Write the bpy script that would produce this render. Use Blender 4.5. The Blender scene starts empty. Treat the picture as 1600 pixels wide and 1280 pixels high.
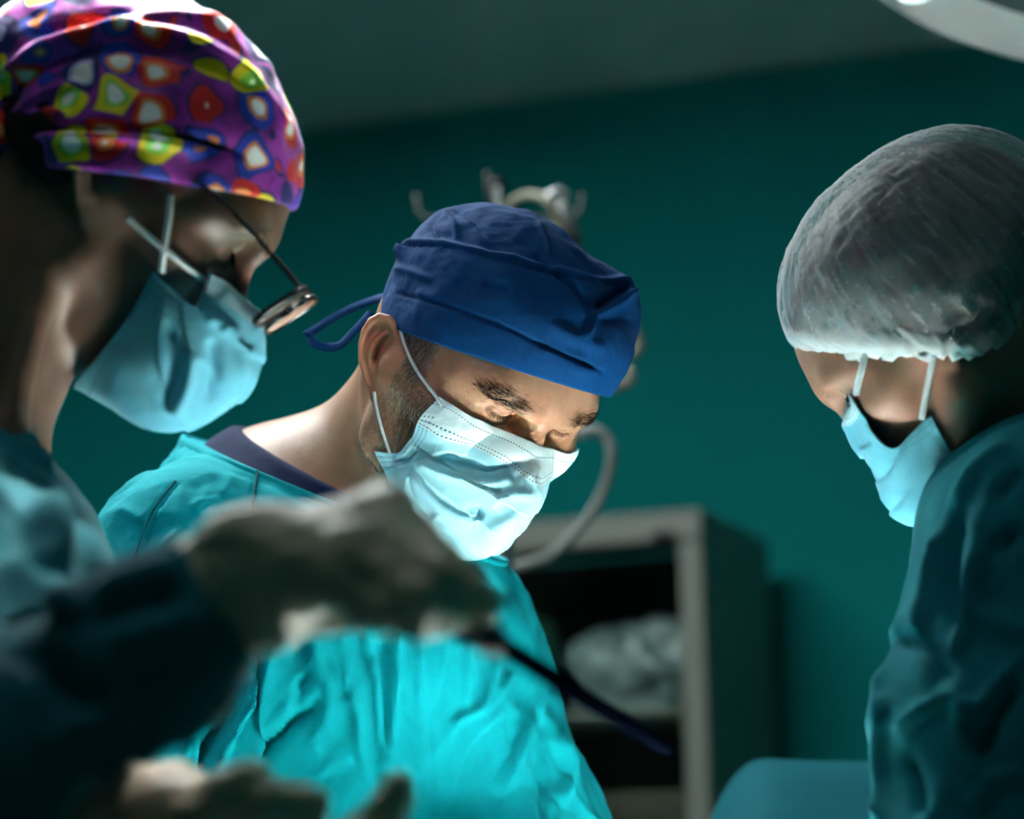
import bpy, math, random
import numpy as np
from mathutils import Vector, Matrix
random.seed(7)
SC = bpy.context.scene
COL = SC.collection

# ------------------------------------------------------------------ camera, world, lamps, exposure
FPX, CX, CY = 4444.444, 800., 640.
PITCH, ROLL = math.radians(11), math.radians(1.2)
CAM = np.array([0, 0, 1.1])
_fw = np.array([0, math.cos(PITCH), math.sin(PITCH)])
_r0 = np.array([1., 0, 0]); _u0 = np.cross(_r0, _fw)
_rt = math.cos(ROLL)*_r0 - math.sin(ROLL)*_u0
_up = math.sin(ROLL)*_r0 + math.cos(ROLL)*_u0

def W(px, py, d):
    return CAM + d*(_fw + _rt*(px-CX)/FPX + _up*(CY-py)/FPX)

def proj(P):
    q = np.asarray(P)-CAM; z = q@_fw
    return np.stack([CX+FPX*(q@_rt)/z, CY-FPX*(q@_up)/z], -1)

cam_data = bpy.data.cameras.new('camera')
cam = bpy.data.objects.new('camera', cam_data); COL.objects.link(cam)
cam_data.sensor_width = 36; cam_data.lens = 100
cam_data.clip_start = .05
M = Matrix.Identity(4)
for i in range(3):
    M[i][0] = _rt[i]; M[i][1] = _up[i]; M[i][2] = -_fw[i]; M[i][3] = CAM[i]
cam.matrix_world = M
cam_data.dof.use_dof = True
cam_data.dof.focus_distance = 2.05
cam_data.dof.aperture_fstop = 3.9
SC.camera = cam

SC.view_settings.view_transform = 'Standard'
SC.view_settings.look = 'None'
SC.view_settings.exposure = 0.0
SC.view_settings.gamma = 1
SC.cycles.sample_clamp_indirect = 0
SC.view_settings.use_curve_mapping = False
world = bpy.data.worlds.new('world'); SC.world = world; world.use_nodes = True
bg = world.node_tree.nodes['Background']
bg.inputs[0].default_value = (.5, .9, .95, 1); bg.inputs[1].default_value = .018

def spot(name, loc, target, power, angle, blend, size, color=(1, 1, 1)):
    l = bpy.data.lights.new(name, 'SPOT'); l.energy = power; l.spot_size = math.radians(angle)
    l.spot_blend = blend; l.shadow_soft_size = size; l.color = color
    o = bpy.data.objects.new(name, l); COL.objects.link(o); o.location = loc
    o.rotation_euler = (Vector(target)-Vector(loc)).to_track_quat('-Z', 'Y').to_euler(); return o

def area(name, loc, target, power, sx, sy, color=(1, 1, 1)):
    l = bpy.data.lights.new(name, 'AREA'); l.energy = power; l.shape = 'RECTANGLE'; l.size = sx; l.size_y = sy; l.color = color
    o = bpy.data.objects.new(name, l); COL.objects.link(o); o.location = loc
    o.rotation_euler = (Vector(target)-Vector(loc)).to_track_quat('-Z', 'Y').to_euler(); return o

FIELD = (0.08, 1.92, 0.985); LAMP_AIM = (0.30, 1.68, 1.06)
LAMP_C = np.array(W(1750, -330, 2.5)); LEDROT = math.radians(235.5-18)
spot('overhead_lamp_beam', (.04, 1.52, 2.50), FIELD, 19500, 8, .3, .07, (1, .97, .93))       # main lamp, above the frame
spot('second_lamp_beam', (-.20, 2.06, 2.48), (-.26, 1.84, 1.74), 420, 24, .6, .10, (1, .97, .94))
spot('left_lamp_beam', (-.31, 1.93, 2.55), (-.20, 2.0, 1.45), 9, 44, .8, .22, (1, .98, .95))
spot('visible_lamp_beam', LAMP_C+(np.array(LAMP_AIM)-LAMP_C)*.1, FIELD, 25, 30, .8, .14, (1, .97, .92))
area('front_fill_light', (-.15, 1.12, 2.58), (-.15, 1.12, 0), 2.2, .5, .5, (.92, 1, 1))  # added fill to brighten the raised glove, no real panel
area('wall_fill_light', (-.72, 2.8, 2.58), (-.72, 2.8, 0), 55, 1.2, .6, (.92, 1, 1))  # added overhead fill for the wall and room, not a known fixture

# ------------------------------------------------------------------ small helpers
def new_obj(name, me, mat=None, parent=None, label=None, cat=None, group=None, kind=None):
    o = bpy.data.objects.new(name, me); COL.objects.link(o)
    if mat is not None: me.materials.append(mat)
    if parent is not None: o.parent = parent
    tag(o, label, cat, group, kind); return o

def tag(o, label=None, cat=None, group=None, kind=None):
    if label: o['label'] = label
    if cat: o['category'] = cat
    if group: o['group'] = group
    if kind: o['kind'] = kind
    return o

def empty(name, loc, label, cat, group=None):
    o = bpy.data.objects.new(name, None); COL.objects.link(o); o.location = loc; o.empty_display_size = .05
    return tag(o, label, cat, group)

def mesh_from(name, V, F, smooth=True):
    me = bpy.data.meshes.new(name)
    V = np.asarray(V, np.float32); 
    if isinstance(F, np.ndarray):
        n, k = F.shape
        me.vertices.add(len(V)); me.vertices.foreach_set('co', V.ravel())
        me.loops.add(n*k); me.loops.foreach_set('vertex_index', F.astype(np.int32).ravel())
        me.polygons.add(n); me.polygons.foreach_set('loop_start', np.arange(0, n*k, k, dtype=np.int32))
        me.polygons.foreach_set('loop_total', np.full(n, k, np.int32))
        me.update(calc_edges=True); me.validate()
    else:
        me.from_pydata([tuple(map(float, v)) for v in V], [], F)
    me.polygons.foreach_set('use_smooth', np.full(len(me.polygons), smooth))
    me.update(); return me

def set_attr(me, name, vals):
    a = me.attributes.new(name, 'FLOAT', 'POINT'); a.data.foreach_set('value', np.asarray(vals, np.float32))

def set_uv(me, uv):   # per-vertex uv
    l = me.uv_layers.new(name='UVMap')
    idx = np.zeros(len(me.loops), np.int32); me.loops.foreach_get('vertex_index', idx)
    l.data.foreach_set('uv', np.asarray(uv, np.float32)[idx].ravel())

def child(o, parent):
    """parent a world-space mesh under an Empty, keeping its world place"""
    o.parent = parent
    pm = Matrix.Translation(parent.location) if parent.type == 'EMPTY' else Matrix.Identity(4)
    if parent.type == 'EMPTY': o.matrix_parent_inverse = pm.inverted()
    return o

# tubes along points (closed ends), radius per point
def tube_vf(P, R, n=10, flat=1.0, upv=None):
    P = np.asarray(P, float); m = len(P)
    R = np.full(m, R) if np.isscalar(R) else np.asarray(R, float)
    if m < 6 and m > 1:                                   # rings just inside the ends keep the shading straight
        f0, f1 = (min(.2, .001/np.linalg.norm(P[a]-P[b])) for a, b in ((0, 1), (-1, -2)))
        P = np.concatenate([P[:1], P[:1]*(1-f0)+P[1:2]*f0, P[1:-1], P[-1:]*(1-f1)+P[-2:-1]*f1, P[-1:]])
        R = np.concatenate([R[:1], R[:1]*(1-f0)+R[1:2]*f0, R[1:-1], R[-1:]*(1-f1)+R[-2:-1]*f1, R[-1:]]); m = len(P)
    T = np.gradient(P, axis=0); T /= np.linalg.norm(T, axis=1)[:, None]+1e-12
    u = np.array([0, 0, 1.]) if upv is None else np.asarray(upv, float)
    if abs(T[0]@u) > .95 and upv is None: u = np.array([1., 0, 0])
    V = []; N = u-T[0]*(u@T[0]); N /= np.linalg.norm(N)
    for i in range(m):
        N = N-T[i]*(N@T[i]); N /= np.linalg.norm(N)+1e-12
        B = np.cross(T[i], N)
        a = np.arange(n)*2*math.pi/n
        V.append(P[i]+R[i]*(np.cos(a)[:, None]*N*flat+np.sin(a)[:, None]*B))
    V = np.concatenate(V); F = []
    for i in range(m-1):
        for j in range(n):
            F.append((i*n+j, i*n+(j+1) % n, (i+1)*n+(j+1) % n, (i+1)*n+j))
    F.append(tuple(range(n))[::-1]); F.append(tuple((m-1)*n+j for j in range(n)))
    return V, F

def join_vf(L):
    V = []; F = []; o = 0
    for v, f in L:
        V.append(np.asarray(v)); F += [tuple(i+o for i in q) for q in f]; o += len(v)
    return np.concatenate(V), F

def tube_obj(name, P, R, mat, parent=None, n=10, flat=1., upv=None, **k):
    V, F = tube_vf(P, R, n, flat, upv); return new_obj(name, mesh_from(name, V, F), mat, parent, **k)

def smooth_path(P, n=8):
    P = np.asarray(P, float); m = len(P); out = []
    for i in range(m-1):
        p0 = P[max(i-1, 0)]; p1 = P[i]; p2 = P[i+1]; p3 = P[min(i+2, m-1)]
        for t in np.linspace(0, 1, n, endpoint=False):
            out.append(.5*((2*p1)+(-p0+p2)*t+(2*p0-5*p1+4*p2-p3)*t*t+(-p0+3*p1-3*p2+p3)*t**3))
    out.append(P[-1]); return np.array(out)

def box_vf(c, s, bev=0, M3=None):
    """box, edges chamfered by bev"""
    c = np.asarray(c, float); h = np.asarray(s, float)/2
    if bev <= 0:
        V = np.array([(x, y, z) for x in (-1, 1) for y in (-1, 1) for z in (-1, 1)])*h
        F = [(0, 1, 3, 2), (4, 6, 7, 5), (0, 4, 5, 1), (2, 3, 7, 6), (0, 2, 6, 4), (1, 5, 7, 3)]
    else:
        V = []; ix = {}
        for sx in (-1, 1):
            for sy in (-1, 1):
                for sz in (-1, 1):
                    for a in range(3):
                        p = np.array([sx, sy, sz])*(h-bev); p[a] = np.array([sx, sy, sz])[a]*h[a]
                        ix[(sx, sy, sz, a)] = len(V); V.append(p)
        V = np.array(V); F = []
        for a in range(3):
            b, d = (a+1) % 3, (a+2) % 3
            for s_ in (-1, 1):
                q = []
                for (tb, td) in ((-1, -1), (1, -1), (1, 1), (-1, 1)):
                    k = [0, 0, 0]; k[a] = s_; k[b] = tb; k[d] = td; q.append(ix[(*k, a)])
                F.append(tuple(q if s_ > 0 else q[::-1]))
            for tb in (-1, 1):
                for td in (-1, 1):
                    q = []
                    for s_ in (-1, 1):
                        k = [0, 0, 0]; k[a] = s_; k[b] = tb; k[d] = td
                        q.append((ix[(*k, b)], ix[(*k, d)]))
                    f = (q[0][0], q[1][0], q[1][1], q[0][1])
                    F.append(f if tb*td > 0 else f[::-1])
        for sx in (-1, 1):
            for sy in (-1, 1):
                for sz in (-1, 1):
                    f = tuple(ix[(sx, sy, sz, a)] for a in range(3))
                    F.append(f if sx*sy*sz > 0 else f[::-1])
    if M3 is not None: V = V@np.asarray(M3).T
    return V+c, F

def revolve_vf(prof, n, org, axis, xdir):
    """prof: (radius, height) list"""
    axis = np.asarray(axis, float); axis /= np.linalg.norm(axis)
    x = np.asarray(xdir, float); x = x-axis*(x@axis); x /= np.linalg.norm(x); y = np.cross(axis, x)
    V = []; F = []; m = len(prof)
    for i in range(n):
        a = 2*math.pi*i/n; d = x*math.cos(a)+y*math.sin(a)
        for r, h in prof: V.append(np.asarray(org)+d*r+axis*h)
    for i in range(n):
        for j in range(m-1):
            F.append((i*m+j, ((i+1) % n)*m+j, ((i+1) % n)*m+j+1, i*m+j+1))
    return np.array(V), F

# ------------------------------------------------------------------ noise
def _hash(i, j, k):
    h = (i*374761393+j*668265263+k*1274126177) & 0xFFFFFFFF
    h = ((h ^ (h >> 13))*1274126177) & 0xFFFFFFFF
    return ((h ^ (h >> 16)) & 0xFFFF)/65535.*2-1

def vnoise(P):
    P = np.asarray(P); i = np.floor(P).astype(np.int64); f = P-i; f = f*f*f*(f*(f*6-15)+10)
    r = 0
    for a in (0, 1):
        for b in (0, 1):
            for c in (0, 1):
                w = (f[:, 0] if a else 1-f[:, 0])*(f[:, 1] if b else 1-f[:, 1])*(f[:, 2] if c else 1-f[:, 2])
                r = r+w*_hash(i[:, 0]+a, i[:, 1]+b, i[:, 2]+c)
    return r

def fbm(P, oct=3):
    r = 0; a = 1.; 
    for o in range(oct):
        r = r+a*vnoise(P*2**o+17.3*o); a *= .5
    return r

def ridged(P, oct=2):
    r = 0; a = 1.
    for o in range(oct):
        r = r+a*(1-np.abs(vnoise(P*2**o+31.7*o))*2.2); a *= .5
    return r

# ------------------------------------------------------------------ implicit modelling
def capsule(P, a, b, ra, rb=None):
    rb = ra if rb is None else rb
    a = np.asarray(a, float); b = np.asarray(b, float); ab = b-a
    t = np.clip(((P-a)@ab)/(ab@ab), 0, 1)
    return np.linalg.norm(P-a-t[:, None]*ab, axis=1)-(ra+(rb-ra)*t)

def ellipsoid(P, c, r):
    q = (P-np.asarray(c, float)); r = np.asarray(r, float)
    k0 = np.linalg.norm(q/r, axis=1); k1 = np.linalg.norm(q/(r*r), axis=1)
    return k0*(k0-1)/(k1+1e-9)

def superell(P, c, r, p):
    q = np.abs((P-np.asarray(c, float)))/np.asarray(r, float)
    k = (q**p).sum(1)**(1/p)
    return (k-1)*min(r)

def chain(P, pts, rad, k=None):
    d = None
    for i in range(len(pts)-1):
        e = capsule(P, pts[i], pts[i+1], rad[i], rad[i+1])
        d = e if d is None else (np.minimum(d, e) if k is None else smin(d, e, k))
    return d

def smin(a, b, k):
    h = np.clip(.5+.5*(b-a)/k, 0, 1)
    return b+(a-b)*h-k*h*(1-h)

def smax(a, b, k): return -smin(-a, -b, k)

def spaced(lo, hi, segs):
    """grid coordinates: segs = list of (upto, step)"""
    out = [lo]
    for up_, st in segs:
        while out[-1] < up_-1e-9 and out[-1] < hi: out.append(out[-1]+st)
    while out[-1] < hi: out.append(out[-1]+segs[-1][1])
    while (len(out)-1) % 4: out.append(out[-1]+segs[-1][1])
    return np.array(out)

def _pad4(a):
    while (len(a)-1) % 4: a = np.append(a, a[-1]+(a[-1]-a[-2]))
    return a

def polygonize(sdf, xs, ys, zs, newton=2, safe=1.6):
    xs, ys, zs = _pad4(xs), _pad4(ys), _pad4(zs)
    nx, ny, nz = len(xs), len(ys), len(zs)
    cx, cy, cz = xs[::4], ys[::4], zs[::4]
    G = np.stack(np.meshgrid(cx, cy, cz, indexing='ij'), -1)
    sh = G.shape[:3]
    D = sdf(G.reshape(-1, 3)).reshape(sh)
    dx, dy, dz = np.diff(cx), np.diff(cy), np.diff(cz)
    diag = np.sqrt(dx[:, None, None]**2+dy[None, :, None]**2+dz[None, None, :]**2)
    corners = [D[a:sh[0]-1+a, b:sh[1]-1+b, c:sh[2]-1+c] for a in (0, 1) for b in (0, 1) for c in (0, 1)]
    mn = np.min([np.abs(c) for c in corners], 0); sg = np.sign(corners)
    ref = (mn < diag*safe) | (np.abs(sg.sum(0)) < 8)
    Vv = np.repeat(np.repeat(np.repeat(D[:-1, :-1, :-1], 4, 0), 4, 1), 4, 2)
    Vv = np.pad(Vv, ((0, 1), (0, 1), (0, 1)), mode='edge').astype(np.float32)
    need = np.zeros((nx, ny, nz), bool)
    rb = np.repeat(np.repeat(np.repeat(ref, 4, 0), 4, 1), 4, 2)
    for a in (0, 1):
        for b in (0, 1):
            for c in (0, 1): need[a:nx-1+a, b:ny-1+b, c:nz-1+c] |= rb
    I = np.argwhere(need)
    pts = np.stack([xs[I[:, 0]], ys[I[:, 1]], zs[I[:, 2]]], 1)
    vals = np.concatenate([sdf(pts[i:i+400000]) for i in range(0, len(pts), 400000)])
    Vv[I[:, 0], I[:, 1], I[:, 2]] = vals
    s = Vv < 0
    c8 = [s[a:nx-1+a, b:ny-1+b, c:nz-1+c] for a in (0, 1) for b in (0, 1) for c in (0, 1)]
    cnt = np.sum(c8, 0)
    act = (cnt > 0) & (cnt < 8)
    A = np.argwhere(act); n = len(A)
    idx = -np.ones(act.shape, np.int64); idx[act] = np.arange(n)
    def node(o):
        j = A+o
        return np.stack([xs[j[:, 0]], ys[j[:, 1]], zs[j[:, 2]]], 1), Vv[j[:, 0], j[:, 1], j[:, 2]].astype(float)
    S = np.zeros((n, 3)); C = np.zeros(n)
    for e in range(3):
        f, g = (e+1) % 3, (e+2) % 3
        for a in (0, 1):
            for b in (0, 1):
                o0 = np.zeros(3, int); o0[f] = a; o0[g] = b; o1 = o0.copy(); o1[e] = 1
                p0, v0 = node(o0); p1, v1 = node(o1)
                m = (v0 < 0) != (v1 < 0)
                t = np.where(m, v0/(v0-v1+1e-20), 0)
                S += np.where(m[:, None], p0+(p1-p0)*t[:, None], 0); C += m
    X = S/C[:, None]
    F = []
    for e in range(3):
        f, g = (e+1) % 3, (e+2) % 3
        sl0 = [slice(None)]*3; sl1 = [slice(None)]*3
        sl0[e] = slice(0, -1); sl1[e] = slice(1, None)
        s0 = s[tuple(sl0)]; ch = s0 != s[tuple(sl1)]
        J = np.argwhere(ch)
        lim = np.array(act.shape)
        J = J[(J[:, f] > 0) & (J[:, g] > 0) & (J[:, f] < lim[f]) & (J[:, g] < lim[g])]
        inside = s0[J[:, 0], J[:, 1], J[:, 2]]
        q = []
        for (a, b) in ((-1, -1), (0, -1), (0, 0), (-1, 0)):
            k = J.copy(); k[:, f] += a; k[:, g] += b
            q.append(idx[k[:, 0], k[:, 1], k[:, 2]])
        q = np.stack(q, 1)
        q = np.where(inside[:, None], q, q[:, ::-1])
        F.append(q)
    F = np.concatenate(F); F = F[(F >= 0).all(1)]
    eps = 4e-4
    def grad(X):
        return np.stack([sdf(X+eps*e)-sdf(X-eps*e) for e in np.eye(3)], 1)/(2*eps)
    step = np.min([np.diff(xs).min(), np.diff(ys).min(), np.diff(zs).min()])
    for it in range(newton):
        d = sdf(X); g = grad(X)
        mv = (d/np.maximum((g*g).sum(1), .2))[:, None]*g
        l = np.linalg.norm(mv, axis=1); mv *= np.minimum(1, 2*step/np.maximum(l, 1e-9))[:, None]
        X = X-mv*.9
    return X, F

def normals(X, F):
    a = X[F[:, 2]]-X[F[:, 0]]; b = X[F[:, 3]]-X[F[:, 1]]; n = np.cross(a, b)
    N = np.zeros_like(X)
    for k in range(4):
        for c in range(3): N[:, c] += np.bincount(F[:, k], n[:, c], len(X))
    return N/(np.linalg.norm(N, axis=1)[:, None]+1e-12)

def relax(X, F, it=1, w=.5):
    for _ in range(it):
        S = np.zeros_like(X); C = np.zeros(len(X))
        for k in range(4):
            for l in (1, 3):
                for c in range(3): S[:, c] += np.bincount(F[:, k], X[F[:, (k+l) % 4], c], len(X))
                C += np.bincount(F[:, k], minlength=len(X))
        X = X*(1-w)+w*S/np.maximum(C, 1)[:, None]
    return X

def polyline_dist(Q, pts):
    """distance, signed side and arc fraction of 2D points from a polyline"""
    pts = np.asarray(pts, float); best = np.full(len(Q), 1e9); side = np.zeros(len(Q)); arc = np.zeros(len(Q))
    L = np.r_[0, np.cumsum(np.linalg.norm(np.diff(pts, axis=0), axis=1))]
    for i in range(len(pts)-1):
        a, b = pts[i], pts[i+1]; ab = b-a; l2 = ab@ab
        t = np.clip(((Q-a)@ab)/l2, 0, 1); v = Q-a-t[:, None]*ab; d = np.linalg.norm(v, axis=1)
        m = d < best
        best = np.where(m, d, best); cr = ab[0]*(Q[:, 1]-a[1])-ab[1]*(Q[:, 0]-a[0])
        side = np.where(m, np.sign(cr), side); arc = np.where(m, (L[i]+t*(L[i+1]-L[i]))/L[-1], arc)
    return best, side, arc

def fold_lines(X, N, folds):
    """cloth folds along lines as seen on the front of a garment; returns height along the normal.
    folds: (pixel points, width px, height m, kind)"""
    Q = proj(X); v = CAM-X; v /= np.linalg.norm(v, axis=1)[:, None]
    front = np.clip(((N*v).sum(1)-.0)/.25, 0, 1)
    H = np.zeros(len(X))
    for pts, w, h, kind in folds:
        pts = smooth_path(np.array(pts, float), 5) if len(pts) > 2 else np.array(pts, float)
        lo = pts.min(0)-5*w; hi = pts.max(0)+5*w
        m = ((Q > lo) & (Q < hi)).all(1) & (front > 0)
        if not m.any(): continue
        d, s, t = polyline_dist(Q[m], pts)
        env = np.clip(np.minimum(t, 1-t)/.18, 0, 1)**.7 if kind[-1] != '!' else 1.
        env = np.where((t <= 0) | (t >= 1), np.exp(-(d/w)**2)*0+env, env)
        if kind[0] == 'r': y = np.exp(-(d/w)**2)
        elif kind[0] == 's':                      # a step: high on the positive side, falling off softly
            sd = d*s; y = np.where(sd > 0, np.exp(-(sd/(4*w))**1.5), 0)*(1/(1+np.exp(-sd/(w*.5))))*1.3
        elif kind[0] == 'S':
            sd = -d*s; y = np.where(sd > 0, np.exp(-(sd/(4*w))**1.5), 0)*(1/(1+np.exp(-sd/(w*.5))))*1.3
        else: y = np.exp(-(d/w)**2)
        H[m] += h*y*env*front[m]
    return H
# ------------------------------------------------------------------ materials (all procedural)
def s2l(c): 
    return tuple((v/255/12.92 if v/255 <= .04045 else ((v/255+.055)/1.055)**2.4) for v in c)

class NT:
    def __init__(s, name):
        s.m = bpy.data.materials.new(name); s.m.use_nodes = True; s.t = s.m.node_tree; s.N = s.t.nodes; s.L = s.t.links
        s.b = s.N['Principled BSDF']; s.out = s.N['Material Output']
    def n(s, typ, **k):
        x = s.N.new('ShaderNode'+typ)
        for a, v in k.items():
            if a.startswith('i_'):
                key = a[2:]; key = int(key) if key.isdigit() else key
                s.set(x.inputs[key], v)
            else: setattr(x, a, v)
        return x
    def set(s, inp, v):
        if isinstance(v, bpy.types.NodeSocket): s.L.new(v, inp)
        else: inp.default_value = v
    def math(s, op, a, b=None, c=None, clamp=False):
        x = s.n('Math', operation=op, use_clamp=clamp); s.set(x.inputs[0], a)
        if b is not None: s.set(x.inputs[1], b)
        if c is not None: s.set(x.inputs[2], c)
        return x.outputs[0]
    def mix(s, f, a, b, mode='MIX'):
        x = s.n('Mix', data_type='RGBA', blend_type=mode); s.set(x.inputs[0], f); s.set(x.inputs[6], a); s.set(x.inputs[7], b); return x.outputs[2]
    def coord(s, which='Object', scale=(1, 1, 1)):
        c = s.n('TexCoord'); mp = s.n('Mapping'); mp.inputs['Scale'].default_value = scale
        s.L.new(c.outputs[which], mp.inputs[0]); return mp.outputs[0]
    def noise(s, vec, scale, detail=3, rough=.5, dist=0.):
        x = s.n('TexNoise'); s.L.new(vec, x.inputs['Vector']); x.inputs['Scale'].default_value = scale
        x.inputs['Detail'].default_value = detail; x.inputs['Roughness'].default_value = rough; x.inputs['Distortion'].default_value = dist
        return x.outputs['Fac']
    def ramp(s, f, stops, interp='LINEAR'):
        x = s.n('ValToRGB'); s.L.new(f, x.inputs[0]); x.color_ramp.interpolation = interp
        e = x.color_ramp.elements
        while len(e) < len(stops): e.new(.5)
        for i, (p, c) in enumerate(stops): e[i].position = p; e[i].color = (*c, 1) if len(c) == 3 else c
        return x.outputs[0]
    def bump(s, h, strength=.3, dist=.001):
        x = s.n('Bump'); s.L.new(h, x.inputs['Height']); x.inputs['Strength'].default_value = strength; x.inputs['Distance'].default_value = dist
        s.L.new(x.outputs[0], s.b.inputs['Normal']); return x.outputs[0]
    def attr(s, name):
        x = s.n('Attribute', attribute_name=name); return x.outputs['Fac']
    def P(s, **k):
        for a, v in k.items(): s.set(s.b.inputs[a.replace('_', ' ')], v)
        return s

def c4(c): return (*c[:3], 1)

def plain(name, col, rough=.5, metal=0., noise=0., nscale=30, spec=.5, sub=0.):
    t = NT(name); v = t.coord()
    if noise:
        f = t.noise(v, nscale, 4); d = tuple(x*(1-noise) for x in col)
        t.P(Base_Color=t.ramp(f, [(.3, d), (.7, col)]))
        t.bump(f, .1, .002)
    else: t.P(Base_Color=c4(col))
    t.P(Roughness=rough, Metallic=metal, Specular_IOR_Level=spec)
    if sub: t.P(Subsurface_Weight=sub, Subsurface_Radius=(.01, .006, .004), Subsurface_Scale=.4)
    return t.m

def cloth(name, col, col2, weave=1500, nscale=14, rough=.85, bump=.25, sheen=0., crinkle=0.):
    t = NT(name); v = t.coord()
    f = t.noise(v, nscale, 4, .6)
    f2 = t.noise(v, 220, 2)
    base = t.ramp(f, [(.3, col2), (.72, col)])
    base = t.mix(t.math('MULTIPLY', f2, .22), base, c4(tuple(min(1, x*1.35) for x in col)))
    t.P(Base_Color=base, Roughness=rough, Sheen_Weight=sheen, Specular_IOR_Level=.12)
    wv = t.n('TexWave', wave_type='BANDS', bands_direction='X'); t.L.new(v, wv.inputs[0]); wv.inputs['Scale'].default_value = weave/6.3
    wz = t.n('TexWave', wave_type='BANDS', bands_direction='Z'); t.L.new(v, wz.inputs[0]); wz.inputs['Scale'].default_value = weave/6.3
    h = t.math('ADD', wv.outputs['Fac'], wz.outputs['Fac'])
    h = t.math('ADD', t.math('MULTIPLY', h, .02), t.math('MULTIPLY', t.noise(v, 90, 4, .6), 1.6))
    if crinkle:
        nz = t.n('TexNoise', noise_type='RIDGED_MULTIFRACTAL'); t.L.new(v, nz.inputs['Vector']); nz.inputs['Scale'].default_value = 13
        nz.inputs['Detail'].default_value = 3.; nz.inputs['Distortion'].default_value = .6; nz.inputs['Roughness'].default_value = .45
        h = t.math('ADD', h, t.math('MULTIPLY', nz.outputs['Fac'], crinkle))
    t.bump(h, bump, .0015)
    return t.m

def skin(name, col, red, dark, rough=.45):
    t = NT(name); v = t.coord()
    f = t.noise(v, 28, 5, .6); g = t.noise(v, 160, 3)
    base = t.ramp(f, [(.3, dark), (.55, col), (.75, red)])
    base = t.mix(t.math('MULTIPLY', g, .3), base, c4(tuple(x*.75 for x in dark)))
    vo = t.n('TexVoronoi'); t.L.new(v, vo.inputs['Vector']); vo.inputs['Scale'].default_value = 75
    sp = t.math('MULTIPLY', t.math('LESS_THAN', vo.outputs['Distance'], .085), t.math('GREATER_THAN', f, .52))
    base = t.mix(t.math('MULTIPLY', sp, .45), base, c4(tuple(x*.45 for x in dark)))
    base = t.mix(t.attr('beard'), base, c4((.10, .072, .052)))
    base = t.mix(t.attr('red'), base, c4(red))
    t.P(Base_Color=base, Roughness=rough, Subsurface_Weight=.25, Subsurface_Radius=(.009, .004, .002), Subsurface_Scale=.6, Specular_IOR_Level=.45)
    p = t.n('TexVoronoi', feature='F1'); t.L.new(v, p.inputs['Vector']); p.inputs['Scale'].default_value = 900
    h = t.math('ADD', t.math('MULTIPLY', p.outputs['Distance'], .6), t.noise(v, 300, 4, .6))
    t.bump(h, .28, .0007)
    return t.m

TEAL = (.0015, .43, .49)
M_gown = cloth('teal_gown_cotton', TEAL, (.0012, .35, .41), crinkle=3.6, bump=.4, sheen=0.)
M_gown_shade_l = cloth('shaded_gown_cotton_left', (.0012, .14, .175), (.001, .10, .13), crinkle=1.6, bump=.4, sheen=.03)  # same gown cloth, colour darkened for the shade on the left assistant
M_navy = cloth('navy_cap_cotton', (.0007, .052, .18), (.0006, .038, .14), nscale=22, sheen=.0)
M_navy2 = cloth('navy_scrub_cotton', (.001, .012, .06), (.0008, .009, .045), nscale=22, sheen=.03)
M_gown_shade_r = cloth('shaded_gown_cotton_right', (.0015, .19, .23), (.001, .13, .165), crinkle=1.6, bump=.4, sheen=.02)  # gown cloth again, shade on the right assistant put into the colour
M_drape = cloth('teal_drape', (.001, .085, .11), (.0008, .065, .085), nscale=6)
M_white_drape = cloth('pale_field_cloth', (.75, .78, .76), (.68, .72, .70), nscale=6)
M_skin = skin('tan_skin', (.44, .24, .14), (.47, .205, .118), (.33, .165, .093))
M_skin2 = skin('olive_skin', (.17, .10, .066), (.18, .085, .058), (.12, .068, .044))
M_skin3 = skin('brown_skin', (.33, .18, .12), (.35, .16, .10), (.24, .125, .08))
M_hair_dark = plain('black_hair', (.008, .006, .005), .6, spec=.25)
M_brow = plain('dark_brow_hair', (.012, .008, .006), .85, spec=.1)
M_stubble = plain('grizzled_stubble_hair', (.13, .105, .08), .8, spec=.2)
M_stubble_grey = plain('grey_stubble_hair', (.46, .42, .37), .8, spec=.2)
M_stubble_dark = plain('brown_stubble_hair', (.022, .016, .012), .8, spec=.1)
M_loop = plain('white_elastic', (.62, .72, .74), .8, noise=.15, nscale=400)
M_glove = plain('cream_latex', (.54, .48, .36), .42, noise=.12, nscale=40, sub=.15)
M_black = plain('black_plastic', (.006, .006, .008), .5, spec=.2)
M_steel = plain('brushed_steel', (.55, .57, .57), .3, 1., .1, 90)
M_eye = None

# ------------------------------------------------------------------ room
def teal_wall(name, col):
    t = NT(name); v = t.coord(); f = t.noise(v, 3.5, 5, .6)
    t.P(Base_Color=t.ramp(f, [(.25, tuple(x*.9 for x in col)), (.75, col)]), Roughness=.7, Specular_IOR_Level=.06)
    t.bump(t.noise(v, 160, 3), .06, .002); return t.m
M_wall = teal_wall('teal_wall_paint', (.0015, .235, .225))
M_ceil = teal_wall('grey_green_ceiling_paint', (.42, .60, .57))
M_floor = teal_wall('vinyl_floor', (.09, .14, .14))

CEIL = 2.62
# back wall passes through the far corner line, slightly turned so that its right end is nearer
def at_height(px, py, z):
    d0, d1 = W(px, py, 1.), W(px, py, 2.); k = (z-d0[2])/(d1[2]-d0[2]); return d0+(d1-d0)*k
def quad_struct(name, pts, mat, inward):
    """a wall slab 6 cm thick behind the given quad"""
    pts = np.array(pts, float); n = np.asarray(inward, float); n /= np.linalg.norm(n)
    V = np.concatenate([pts, pts-n*.06])
    F = [(0, 1, 2, 3), (7, 6, 5, 4)]+[(i, i+4, (i+1) % 4+4, (i+1) % 4) for i in range(4)]
    return new_obj(name, mesh_from(name, V, F, False), mat, kind='structure')

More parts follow.
